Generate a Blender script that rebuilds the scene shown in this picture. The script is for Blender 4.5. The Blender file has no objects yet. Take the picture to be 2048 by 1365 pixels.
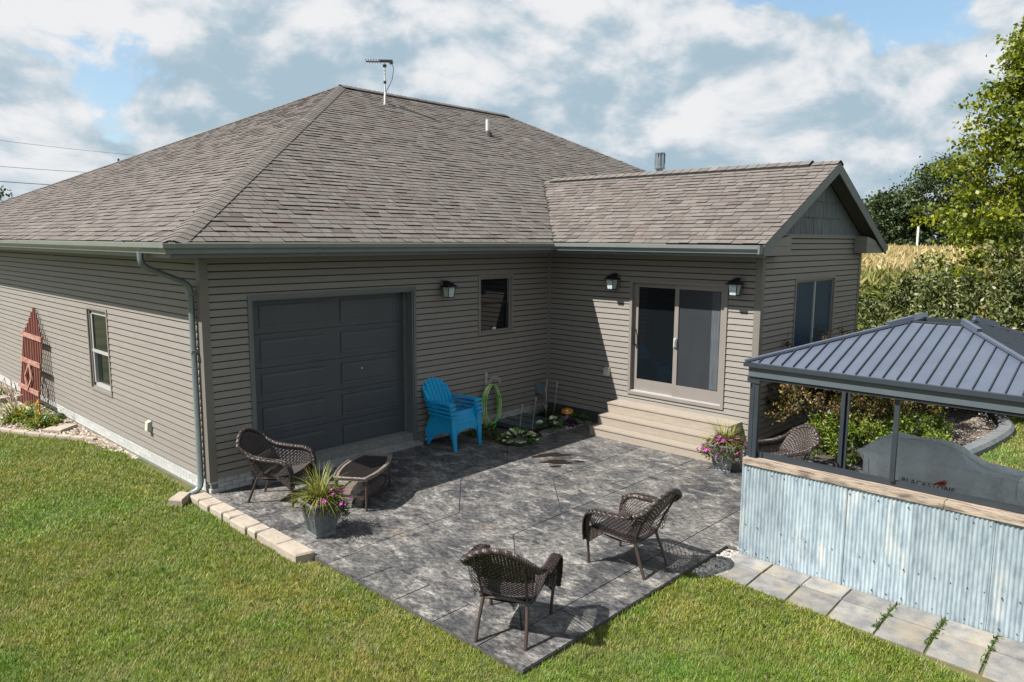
import bpy, math, random
import numpy as np
from mathutils import Vector, Matrix, Euler
random.seed(7); RG = np.random.default_rng(7)
C = bpy.context.scene.collection
SC = bpy.context.scene
# ------------------------------------------------------------------ camera
CAM = Vector((-4.227, -9.677, 3.48))
YAW, PITCH, ROLL, FPX = 0.811, -0.137, 0.006, 1476.8
fw = Vector((math.sin(YAW)*math.cos(PITCH), math.cos(YAW)*math.cos(PITCH), math.sin(PITCH)))
rt = Vector((math.cos(YAW), -math.sin(YAW), 0)); up = rt.cross(fw)
r2 = rt*math.cos(ROLL)+up*math.sin(ROLL); u2 = -rt*math.sin(ROLL)+up*math.cos(ROLL)
cd = bpy.data.cameras.new('camera'); cam = bpy.data.objects.new('camera', cd); C.objects.link(cam)
M = Matrix((r2, u2, -fw)).transposed().to_4x4(); M.translation = CAM; cam.matrix_world = M
cd.sensor_width = 36; cd.lens = FPX/2048*36; cd.clip_end = 6000; cd.clip_start = .1
SC.camera = cam
# ------------------------------------------------------------------ sun, sky, exposure
SUN = Vector((-.735, .345, 1.0)).normalized()
sl = bpy.data.lights.new('sun', 'SUN'); so = bpy.data.objects.new('sun', sl); C.objects.link(so)
sl.energy = 5.0; sl.angle = math.radians(.5); sl.color = (1.0, .955, .89)
so.rotation_euler = SUN.to_track_quat('Z', 'Y').to_euler(); so.location = (-20, 10, 30)
SC.view_settings.view_transform = 'Standard'; SC.view_settings.look = 'None'
SC.view_settings.gamma = 1; SC.view_settings.use_curve_mapping = False
SC.view_settings.exposure = 1.17
W = bpy.data.worlds.new('World'); SC.world = W; W.use_nodes = True
def sky():
    nt = W.node_tree; N = nt.nodes; L = nt.links; N.clear()
    def nd(t, **k):
        n = N.new(t)
        for a, b in k.items(): setattr(n, a, b)
        return n
    def mth(op, a, b=None, c=None, clamp=False):
        n = nd('ShaderNodeMath', operation=op, use_clamp=clamp)
        for i, v in enumerate((a, b, c)):
            if v is None: continue
            if isinstance(v, (int, float)): n.inputs[i].default_value = v
            else: L.new(v, n.inputs[i])
        return n.outputs[0]
    def mr(v, a, b, c=0., d=1., smooth=True):
        n = nd('ShaderNodeMapRange', interpolation_type='SMOOTHSTEP' if smooth else 'LINEAR')
        L.new(v, n.inputs[0])
        for i, x in zip((1, 2, 3, 4), (a, b, c, d)): n.inputs[i].default_value = x
        return n.outputs[0]
    def mix(f, a, b):
        n = nd('ShaderNodeMix', data_type='RGBA'); L.new(f, n.inputs[0])
        for s, v in ((6, a), (7, b)):
            if isinstance(v, tuple): n.inputs[s].default_value = (*v, 1)
            else: L.new(v, n.inputs[s])
        return n.outputs[2]
    st = nd('ShaderNodeTexSky', sky_type='NISHITA', sun_disc=False)
    st.sun_elevation = math.asin(SUN.z); st.sun_rotation = math.atan2(SUN.x, SUN.y)
    tc = nd('ShaderNodeTexCoord'); sp = nd('ShaderNodeSeparateXYZ'); L.new(tc.outputs['Generated'], sp.inputs[0])
    z = mth('MAXIMUM', sp.outputs[2], 0.0)
    cb = nd('ShaderNodeCombineXYZ'); L.new(sp.outputs[0], cb.inputs[0]); L.new(sp.outputs[1], cb.inputs[1]); L.new(mth('MULTIPLY', z, 1.75), cb.inputs[2])
    def noise(scale, off, det=9, rough=.55, dist=.0):
        mp = nd('ShaderNodeMapping'); L.new(cb.outputs[0], mp.inputs[0]); mp.inputs['Location'].default_value = off
        n = nd('ShaderNodeTexNoise'); L.new(mp.outputs[0], n.inputs[0])
        n.inputs['Scale'].default_value = scale; n.inputs['Detail'].default_value = det
        n.inputs['Roughness'].default_value = rough; n.inputs['Distortion'].default_value = dist
        return n.outputs[0]
    OX = (3.7, 1.9, .4)
    n1 = noise(4.6, OX, 12, .58, .35)
    n1s = noise(4.6, (OX[0]+.022, OX[1]-.010, OX[2]-.045), 8, .55, .35)
    n2 = noise(2.1, (8.1, 4.2, 1.), 4, .5)
    n3 = noise(8.0, (1.3, 7.7, 2.), 10, .62, .5)
    cover = mr(mth('ADD', mth('MULTIPLY', n1, .62), mth('MULTIPLY', n2, .5)), .445, .50)
    light = mth('ADD', mth('MULTIPLY', mth('SUBTRACT', n1, n1s), 4.6), mth('ADD', mth('MULTIPLY', mth('SUBTRACT', n3, .5), 1.9), .50))
    light = mth('ADD', light, mth('MULTIPLY', mth('SUBTRACT', n2, .5), -.9))
    def vor(scale, k):
        wv = nd('ShaderNodeVectorMath', operation='MULTIPLY_ADD'); nn = nd('ShaderNodeTexNoise'); L.new(cb.outputs[0], nn.inputs[0]); nn.inputs['Scale'].default_value = scale*.9; nn.inputs['Detail'].default_value = 5
        L.new(nn.outputs[1], wv.inputs[0]); wv.inputs[1].default_value = (k, k, k); L.new(cb.outputs[0], wv.inputs[2])
        v = nd('ShaderNodeTexVoronoi', feature='F1'); L.new(wv.outputs[0], v.inputs[0]); v.inputs['Scale'].default_value = scale
        return v.outputs[0]
    puff = mth('ADD', mth('MULTIPLY', mth('SUBTRACT', .46, vor(8, .12)), .8), mth('MULTIPLY', mth('SUBTRACT', .46, vor(19, .07)), .5))
    light = mth('ADD', light, puff)
    light = mr(light, -.30, .98)
    K = 4.15
    cold = mix(light, (.43*K, .57*K, .67*K), (.92*K, .93*K, .95*K))
    blue = mix(mr(z, .0, .45), (.50*K, .66*K, .78*K), (.26*K, .53*K, .76*K))
    mixs = nd('ShaderNodeMix', data_type='RGBA'); mixs.inputs[0].default_value = .6
    L.new(st.outputs[0], mixs.inputs[6]); L.new(blue, mixs.inputs[7])
    col = mix(cover, mixs.outputs[2], cold)
    hz = mr(z, .0, .10, .55, 0.)
    col = mix(hz, col, (.56*K, .68*K, .77*K))
    below = mr(sp.outputs[2], -.02, .0, 1., 0.)
    col = mix(below, col, (.10*K, .12*K, .08*K))
    bg = nd('ShaderNodeBackground'); bg.inputs[1].default_value = .1; L.new(col, bg.inputs[0])
    out = nd('ShaderNodeOutputWorld'); L.new(bg.outputs[0], out.inputs[0])
sky()
# ------------------------------------------------------------------ materials
ALB = .78
def mat(name, c1, c2=None, scale=6., detail=5, rough=.6, bump=0., bscale=60., metal=0., tones=None, orand=0., ramp=(.35, .65),
        stretch=None, spec=.5, trans=0., wave=None, c3=None, c3scale=1., c3ramp=(.5, .62), bdist=.01, brick=None):
    sc_ = lambda c: tuple(x*ALB for x in c)
    c1 = sc_(c1); c3 = sc_(c3) if c3 else None; c2 = (c2 if tones else sc_(c2)) if c2 else None; tones = [sc_(t) for t in tones] if tones else None
    m = bpy.data.materials.new(name); m.use_nodes = True; nt = m.node_tree; N = nt.nodes; L = nt.links
    b = N['Principled BSDF']; b.inputs['Roughness'].default_value = rough; b.inputs['Metallic'].default_value = metal
    b.inputs['Specular IOR Level'].default_value = spec
    tc = N.new('ShaderNodeTexCoord'); co = tc.outputs['Object']
    if stretch:
        mp = N.new('ShaderNodeMapping'); mp.inputs['Scale'].default_value = stretch; L.new(co, mp.inputs[0]); co = mp.outputs[0]
    def noise(s, d=5):
        n = N.new('ShaderNodeTexNoise'); n.inputs['Scale'].default_value = s; n.inputs['Detail'].default_value = d; n.inputs['Roughness'].default_value = .6
        L.new(co, n.inputs[0]); return n.outputs[0]
    def mr(v, a, c, d=0., e=1.):
        n = N.new('ShaderNodeMapRange'); L.new(v, n.inputs[0])
        for i, x in zip((1, 2, 3, 4), (a, c, d, e)): n.inputs[i].default_value = x
        return n.outputs[0]
    def mix(f, a, c, bt='MIX'):
        n = N.new('ShaderNodeMix'); n.data_type = 'RGBA'; n.blend_type = bt
        if isinstance(f, float): n.inputs[0].default_value = f
        else: L.new(f, n.inputs[0])
        for s, v in ((6, a), (7, c)):
            if isinstance(v, tuple): n.inputs[s].default_value = (*v[:3], 1)
            else: L.new(v, n.inputs[s])
        return n.outputs[2]
    if tones:
        at = N.new('ShaderNodeAttribute'); at.attribute_name = 'tone'
        cr = N.new('ShaderNodeValToRGB'); e = cr.color_ramp.elements
        cr.color_ramp.interpolation = 'LINEAR'
        for i, t in enumerate(tones):
            p = i/(len(tones)-1)
            if i < 2: el = e[i]; el.position = p if i == 0 else p
            else: el = e.new(p)
            el.color = (*t, 1)
        L.new(at.outputs['Fac'], cr.inputs[0]); col = cr.outputs[0]
        if c2: col = mix(mr(noise(scale, detail), *ramp), col, mix(1., col, c2, 'MULTIPLY'))
    elif c2:
        col = mix(mr(noise(scale, detail), *ramp), c1, c2)
    else:
        col = None
    if c3:
        col = mix(mr(noise(c3scale, 4), *c3ramp), col if col else c1, c3)
    if orand:
        oi = N.new('ShaderNodeObjectInfo'); v = mr(oi.outputs['Random'], 0, 1, 1-orand, 1+orand)
        cc = N.new('ShaderNodeCombineColor'); [L.new(v, cc.inputs[i]) for i in range(3)]
        col = mix(1., col if col else c1, cc.outputs[0], 'MULTIPLY')
    if col: L.new(col, b.inputs['Base Color'])
    else: b.inputs['Base Color'].default_value = (*c1, 1)
    if bump:
        bp = N.new('ShaderNodeBump'); bp.inputs['Strength'].default_value = bump; bp.inputs['Distance'].default_value = bdist
        L.new(noise(bscale, 6), bp.inputs['Height'])
        L.new(bp.outputs[0], b.inputs['Normal'])
    if wave:
        w = N.new('ShaderNodeTexWave'); w.inputs['Scale'].default_value = wave[0]; w.bands_direction = wave[1]; w.wave_type = 'BANDS'
        w.inputs['Distortion'].default_value = wave[3] if len(wave) > 3 else 0
        L.new(co, w.inputs[0]); bp = N.new('ShaderNodeBump'); bp.inputs['Strength'].default_value = wave[2]; bp.inputs['Distance'].default_value = .01
        L.new(w.outputs[1], bp.inputs['Height']); L.new(bp.outputs[0], b.inputs['Normal'])
    if trans:
        tr = N.new('ShaderNodeBsdfTranslucent'); ms = N.new('ShaderNodeMixShader'); ms.inputs[0].default_value = trans
        if col: L.new(col, tr.inputs[0])
        else: tr.inputs[0].default_value = (*c1, 1)
        L.new(b.outputs[0], ms.inputs[1]); L.new(tr.outputs[0], ms.inputs[2]); L.new(ms.outputs[0], N['Material Output'].inputs[0])
    return m
MT = {}
MT['siding'] = mat('vinyl siding', (.245, .225, .203), (.226, .207, .187), scale=3, rough=.55, bump=.25, bscale=90, orand=.035, stretch=(1, 1, 8))
MT['corner'] = mat('corner trim', (.18, .162, .145), (.165, .15, .133), scale=4, rough=.5)
MT['lapshade'] = mat('painted lap shadow', (.028, .025, .023), rough=.8)  # sheathing coloured dark so the plank gaps read as shadow under each lap
MT['trim'] = mat('grey green trim', (.135, .150, .150), (.118, .132, .135), scale=5, rough=.4)
MT['gutter'] = mat('gutter enamel', (.20, .225, .225), (.17, .195, .2), scale=4, rough=.28)
MT['downspout'] = mat('downspout enamel', (.165, .195, .205), (.14, .17, .18), scale=7, rough=.35)
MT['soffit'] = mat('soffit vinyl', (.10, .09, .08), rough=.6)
MT['shingle'] = mat('asphalt shingle', (.2, .16, .15), (.72, .70, .69), scale=160, detail=3, rough=.95, bump=.6, bscale=260, spec=.2, ramp=(.3, .7),
                    tones=[(.018, .016, .015), (.108, .096, .090), (.138, .123, .115), (.160, .144, .134), (.178, .162, .150), (.196, .180, .168), (.158, .130, .121), (.236, .218, .204)], c3=(.150, .136, .125), c3scale=.6, c3ramp=(.6, 1.05))
MT['felt'] = mat('roof underlay', (.035, .03, .028), rough=.95)
MT['brick'] = mat('painted block', (.52, .52, .50), (.40, .41, .40), scale=9, rough=.8, bump=.6, bscale=40, orand=.10)
MT['mortar'] = mat('mortar', (.16, .16, .155), (.22, .22, .21), scale=20, rough=.9, bump=.4, bscale=60)
MT['parge'] = mat('dark parged foundation', (.045, .042, .04), (.075, .07, .068), scale=9, rough=.9, bump=.4, bscale=30)
MT['door'] = mat('slate grey door paint', (.062, .073, .084), (.055, .064, .074), scale=2, rough=.42, bump=.06, bscale=180)
MT['sill'] = mat('concrete sill', (.30, .30, .29), (.20, .2, .2), scale=11, rough=.85, bump=.4, bscale=70)
MT['glass'] = mat('window glass', (.006, .008, .010), rough=.015, spec=.55)
MT['glass2'] = mat('screened glass', (.030, .058, .105), (.036, .066, .115), scale=3, rough=.3, spec=.25)
MT['screen'] = mat('door screen mesh', (.034, .038, .044), (.026, .030, .036), scale=2.2, rough=.35, spec=.35, stretch=(1, 1, .4))
MT['curtain'] = mat('pale curtain', (.075, .09, .105), (.045, .055, .065), scale=8, rough=.8, stretch=(1, 6, .5))
MT['frame'] = mat('taupe frame vinyl', (.235, .212, .195), (.215, .195, .18), scale=4, rough=.4)
MT['alum'] = mat('pale aluminium track', (.55, .55, .55), rough=.3, metal=.3)
MT['black'] = mat('black metal', (.012, .012, .013), rough=.4)
MT['frost'] = mat('frosted lamp glass', (.50, .60, .60), (.40, .50, .52), scale=20, rough=.35)
MT['deck'] = mat('composite deck board', (.33, .283, .232), (.285, .245, .200), scale=5, rough=.6, bump=.3, bscale=40, stretch=(6, 1, 6), orand=.05)
MT['patio'] = mat('stamped concrete', (.182, .174, .166), (.017, .019, .024), scale=5.5, detail=12, rough=.62, bump=.6, bscale=22, ramp=(.40, .60), c3=(.060, .052, .050), c3scale=1.1, c3ramp=(.45, .75), bdist=.02, stretch=(1.5, .9, 1))
def patio_mat():
    m = bpy.data.materials.new('stamped concrete'); m.use_nodes = True; nt = m.node_tree; N = nt.nodes; L = nt.links; b = N['Principled BSDF']
    tc = N.new('ShaderNodeTexCoord')
    def nz(s, d, ro=.6, st=(1, 1, 1), di=0.):
        mp = N.new('ShaderNodeMapping'); mp.inputs['Scale'].default_value = st; mp.inputs['Rotation'].default_value = (0, 0, .5); L.new(tc.outputs['Object'], mp.inputs[0])
        n = N.new('ShaderNodeTexNoise'); n.inputs['Scale'].default_value = s; n.inputs['Detail'].default_value = d; n.inputs['Roughness'].default_value = ro; n.inputs['Distortion'].default_value = di; L.new(mp.outputs[0], n.inputs[0]); return n.outputs[0]
    def mr(v, a, c, d=0., e=1.):
        n = N.new('ShaderNodeMapRange'); n.interpolation_type = 'SMOOTHSTEP'; L.new(v, n.inputs[0])
        for i, x in zip((1, 2, 3, 4), (a, c, d, e)): n.inputs[i].default_value = x
        return n.outputs[0]
    def mx(f, a, c, bt='MIX'):
        n = N.new('ShaderNodeMix'); n.data_type = 'RGBA'; n.blend_type = bt
        if isinstance(f, float): n.inputs[0].default_value = f
        else: L.new(f, n.inputs[0])
        for k, v in ((6, a), (7, c)):
            if isinstance(v, tuple): n.inputs[k].default_value = (*v, 1)
            else: L.new(v, n.inputs[k])
        return n.outputs[2]
    big = nz(.85, 5, .55, (1, 1.3, 1)); med = nz(3.4, 9, .68, (1.5, .9, 1), .4); fine = nz(17, 8, .72, (1.4, .8, 1), .3); gr = nz(75, 4, .7)
    c = mx(mr(big, .36, .64), (.036, .037, .040), (.094, .090, .086))
    c = mx(mr(med, .48, .68), c, (.185, .176, .164))
    c = mx(mr(med, .46, .34), c, (.026, .027, .031))
    c = mx(mr(nz(1.7, 4, .5, (1, 1, 1)), .58, .75, 0, .3), c, (.18, .145, .120))
    fi = N.new('ShaderNodeCombineColor'); f2 = mr(fine, .36, .66, .46, 1.65); [L.new(f2, fi.inputs[i]) for i in range(3)]
    c = mx(1., c, fi.outputs[0], 'MULTIPLY')
    g3 = N.new('ShaderNodeCombineColor'); g2 = mr(gr, .3, .7, .80, 1.2); [L.new(g2, g3.inputs[i]) for i in range(3)]
    c = mx(1., c, g3.outputs[0], 'MULTIPLY'); L.new(c, b.inputs['Base Color']); b.inputs['Roughness'].default_value = .6; b.inputs['Specular IOR Level'].default_value = .4
    bp = N.new('ShaderNodeBump'); bp.inputs['Strength'].default_value = .7; bp.inputs['Distance'].default_value = .012; L.new(fine, bp.inputs['Height']); L.new(bp.outputs[0], b.inputs['Normal']); return m
MT['patio'] = patio_mat()
MT['joint'] = mat('joint', (.022, .022, .024), rough=.9)
MT['jointb'] = mat('slab edge', (.05, .05, .05), (.075, .07, .068), scale=8, rough=.9)
MT['stain'] = mat('wet stain', (.022, .016, .013), rough=.25)
MT['lawn'] = mat('lawn thatch', (.075, .090, .018), (.15, .13, .05), scale=2.2, detail=8, rough=.95, bump=.9, bscale=55, bdist=.03, c3=(.04, .07, .01), c3scale=.7, c3ramp=(.45, .65))
MT['far'] = mat('far ground', (.07, .09, .03), (.12, .11, .05), scale=.05, rough=.95)
MT['paver'] = mat('concrete paver', (.27, .26, .24), (.15, .15, .153), scale=7, detail=9, rough=.85, bump=.6, bscale=50, orand=.20, c3=(.31, .26, .18), c3scale=2.2, c3ramp=(.5, .75))
MT['stone'] = mat('curb stone', (.40, .34, .275), (.31, .265, .22), scale=11, detail=8, rough=.9, bump=.8, bscale=35, orand=.08)
MT['curbm'] = mat('stained curb', (.17, .18, .185), (.10, .11, .12), scale=9, rough=.85, bump=.5, bscale=40)
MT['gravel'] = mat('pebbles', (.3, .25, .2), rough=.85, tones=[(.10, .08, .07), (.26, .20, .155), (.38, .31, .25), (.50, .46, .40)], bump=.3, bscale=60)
MT['graveld'] = mat('rock mulch with painted shade', (.3, .25, .2), rough=.85, tones=[(.05, .042, .038), (.13, .105, .085), (.20, .165, .135), (.33, .29, .24)])  # darker pebble tones, tree shade put into the colour
MT['gravelw'] = mat('white pebbles', (.3, .25, .2), rough=.85, tones=[(.10, .09, .09), (.30, .28, .26), (.36, .33, .30), (.50, .48, .44)])
MT['mulch'] = mat('bed soil', (.05, .038, .03), (.10, .08, .065), scale=30, rough=.95, bump=1., bscale=60, bdist=.03)
MT['wicker'] = mat('dark brown wicker', (.022, .015, .013), (.052, .036, .032), scale=45, rough=.38, bump=.4, bscale=150, orand=.06, ramp=(.4, .6))
MT['wickrib'] = mat('woven wicker band', (.032, .022, .019), (.062, .045, .04), scale=60, rough=.4, wave=(26, 'DIAGONAL', .8, 1.5))
MT['tube'] = mat('bronze tube', (.045, .028, .022), (.06, .04, .032), scale=30, rough=.32)
MT['cush'] = mat('seat weave', (.045, .034, .036), (.062, .048, .05), scale=50, rough=.55, bump=.3, bscale=120)
MT['tglass'] = mat('smoked table glass', (.020, .016, .015), rough=.04, spec=.8)
MT['tanwick'] = mat('sun bleached wicker', (.24, .20, .175), (.13, .10, .085), scale=50, rough=.5, bump=.4, bscale=140)
MT['blue'] = mat('cyan plastic', (.004, .37, .72), (.003, .34, .66), scale=6, rough=.34, bump=.05, bscale=200)
MT['zinc'] = mat('galvanised planter', (.15, .175, .185), (.235, .26, .265), scale=14, rough=.45, metal=.35)
MT['corr'] = mat('corrugated galvanised steel', (.44, .53, .58), (.25, .32, .38), scale=8, detail=12, rough=.46, metal=.25, ramp=(.40, .70), stretch=(1, 2.2, .6), c3=(.66, .68, .65), c3scale=2.4, c3ramp=(.58, .78), orand=.10)
MT['wood'] = mat('weathered board', (.37, .30, .235), (.11, .082, .068), scale=7, detail=8, rough=.85, bump=.7, bscale=20, stretch=(6, .55, 3), ramp=(.45, .62), orand=.08)
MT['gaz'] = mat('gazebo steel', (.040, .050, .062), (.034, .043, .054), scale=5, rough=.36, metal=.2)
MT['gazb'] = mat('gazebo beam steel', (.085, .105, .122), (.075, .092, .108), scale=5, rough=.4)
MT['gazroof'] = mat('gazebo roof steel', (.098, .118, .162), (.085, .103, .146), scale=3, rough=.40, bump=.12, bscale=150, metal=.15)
MT['cover'] = mat('grill cover cloth', (.82, .88, .88), (.72, .78, .78), scale=5, rough=.75, bump=.9, bscale=5, bdist=.07)
MT['print'] = mat('black print', (.012, .012, .014), rough=.6)
MT['flame'] = mat('orange print', (.55, .085, .03), rough=.6)
MT['leafhosta'] = mat('hosta leaf', (.1, .2, .03), rough=.45, tones=[(.018, .065, .006), (.05, .14, .012), (.10, .20, .02), (.85, .86, .60)], trans=.2)
MT['strap'] = mat('strap leaf', (.1, .2, .03), rough=.5, tones=[(.035, .055, .008), (.12, .17, .014), (.26, .27, .03), (.36, .30, .05)], trans=.3)
MT['dkgrass'] = mat('dark green blade', (.1, .2, .03), rough=.5, tones=[(.012, .03, .008), (.03, .065, .016), (.05, .085, .022), (.09, .08, .03)], trans=.2)
MT['lily'] = mat('daylily blade', (.1, .2, .03), rough=.5, tones=[(.03, .085, .008), (.07, .16, .012), (.20, .24, .02), (.42, .30, .03)], trans=.25)
MT['petal'] = mat('magenta petal', (.50, .030, .40), (.62, .12, .52), scale=30, rough=.6, trans=.25)
MT['trail'] = mat('petunia foliage', (.1, .2, .03), rough=.6, tones=[(.035, .03, .012), (.07, .085, .015), (.14, .15, .03), (.17, .10, .045)], trans=.25)
MT['heuch'] = mat('purple leaf', (.045, .008, .028), (.08, .015, .045), scale=10, rough=.5, trans=.1)
MT['green'] = mat('fresh leaf', (.06, .15, .01), rough=.5, tones=[(.02, .05, .006), (.06, .13, .010), (.13, .2, .02)], trans=.25)
MT['bush'] = mat('spirea leaves', (.1, .2, .03), rough=.5, tones=[(.105, .040, .032), (.055, .060, .010), (.125, .140, .014), (.21, .21, .022), (.27, .15, .06), (.07, .11, .008)], trans=.28)
MT['bushg'] = mat('bright shrub leaves', (.1, .2, .03), rough=.5, tones=[(.022, .045, .005), (.07, .125, .008), (.15, .21, .015), (.24, .28, .03)], trans=.3)
MT['olive'] = mat('olive shrub leaves', (.1, .2, .03), rough=.5, tones=[(.022, .034, .008), (.055, .078, .016), (.110, .135, .032), (.19, .215, .075), (.24, .17, .03)], trans=.2)
MT['maple'] = mat('maple leaves', (.1, .2, .03), rough=.5, tones=[(.040, .070, .006), (.115, .160, .008), (.22, .26, .010), (.36, .36, .016)], trans=.38)
MT['oak'] = mat('oak leaves', (.1, .2, .03), rough=.6, tones=[(.014, .030, .008), (.028, .056, .014), (.050, .082, .022), (.085, .11, .035)], trans=.15)
MT['corn'] = mat('corn leaves', (.1, .2, .03), rough=.6, tones=[(.07, .12, .015), (.17, .21, .03), (.32, .27, .10), (.50, .40, .19)], trans=.3)
MT['bark'] = mat('bark', (.07, .05, .04), (.11, .09, .07), scale=20, rough=.9, bump=.8, bscale=30)
MT['red'] = mat('faded barn red stain', (.225, .068, .045), (.13, .036, .026), scale=14, rough=.8, bump=.4, bscale=40, stretch=(1, 1, .25), orand=.15)
MT['redpale'] = mat('bleached rail', (.40, .24, .19), (.26, .09, .06), scale=16, rough=.85, bump=.4, bscale=40, stretch=(1, .25, 1))
MT['offwhite'] = mat('off white plastic', (.52, .52, .44), (.46, .47, .38), scale=12, rough=.4)
MT['ltgrey'] = mat('light grey plastic', (.42, .44, .42), rough=.45)
MT['bgrey'] = mat('blue grey vent', (.12, .165, .18), rough=.45)
MT['hose'] = mat('green garden hose', (.16, .50, .10), (.55, .72, .30), scale=3, rough=.35, ramp=(.45, .55))
MT['pipe'] = mat('white pvc pipe', (.62, .64, .65), rough=.4)
MT['steel'] = mat('galvanised flue', (.42, .47, .5), (.30, .36, .4), scale=8, rough=.28, metal=.7)
MT['rubber'] = mat('black rubber', (.015, .015, .016), rough=.7)
MT['yellow'] = mat('yellow bloom', (.75, .42, .012), (.7, .3, .01), scale=20, rough=.6, trans=.2)
MT['orange'] = mat('orange cap glaze', (.66, .25, .015), (.55, .17, .01), scale=7, rough=.25)
MT['ltblue'] = mat('pale blue stem glaze', (.36, .50, .66), rough=.3)
MT['white'] = mat('white paint', (.75, .75, .72), rough=.4)
MT['twig'] = mat('bleached twig', (.42, .34, .29), rough=.8)
MT['wellc'] = mat('window well cover plastic', (.075, .10, .115), (.055, .078, .092), scale=4, rough=.22, spec=.7)
MT['shake'] = mat('cedar look shake', (.150, .172, .185), (.085, .10, .112), scale=22, rough=.7, bump=.7, bscale=40, stretch=(1, 1, .10), orand=.10, ramp=(.35, .65))
MT['dark'] = mat('dark interior', (.004, .004, .005), rough=.9)
def grass_mat():
    m = mat('grass blades', (.1, .2, .03), rough=.55, tones=[(.050, .095, .005), (.130, .210, .008), (.245, .315, .018), (.50, .47, .15)], trans=.38)
    nt = m.node_tree; N = nt.nodes; L = nt.links
    b = N['Principled BSDF']; src = b.inputs['Base Color'].links[0].from_socket
    tc = N.new('ShaderNodeTexCoord')
    def nz(s, a, c, d=6):
        n = N.new('ShaderNodeTexNoise'); n.inputs['Scale'].default_value = s; n.inputs['Detail'].default_value = d; n.inputs['Roughness'].default_value = .65; L.new(tc.outputs['Object'], n.inputs[0])
        r = N.new('ShaderNodeMapRange'); L.new(n.outputs[0], r.inputs[0]); r.inputs[1].default_value = a; r.inputs[2].default_value = c; return r.outputs[0]
    def mx(f, a, c, bt, k=1.):
        n = N.new('ShaderNodeMix'); n.data_type = 'RGBA'; n.blend_type = bt
        mu = N.new('ShaderNodeMath'); mu.operation = 'MULTIPLY'; L.new(f, mu.inputs[0]); mu.inputs[1].default_value = k
        L.new(mu.outputs[0], n.inputs[0]); L.new(a, n.inputs[6]); n.inputs[7].default_value = (*c, 1); return n.outputs[2]
    c = mx(nz(1.1, .45, .62), src, (1.60, 1.20, 1.9), 'MULTIPLY', 1.)
    c = mx(nz(.55, .47, .62), c, (.6, 1.0, .6), 'MULTIPLY', .95)
    c = mx(nz(5.5, .50, .70), c, (1.22, .95, 1.4), 'MULTIPLY', .9)
    c = mx(nz(13, .48, .66), c, (.42, .48, .42), 'MULTIPLY', .9)
    c = mx(nz(1.9, .50, .66), c, (.33, .285, .125), 'MIX', .32)
    c = mx(nz(.9, .53, .66), c, (.05, .19, .006), 'MIX', .5)
    c = mx(nz(7., .54, .66), c, (.36, .31, .15), 'MIX', .25)
    L.new(c, b.inputs['Base Color'])
    for n in N:
        if n.type == 'BSDF_TRANSLUCENT': L.new(c, n.inputs[0])
    return m
MT['grass'] = grass_mat()
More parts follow.
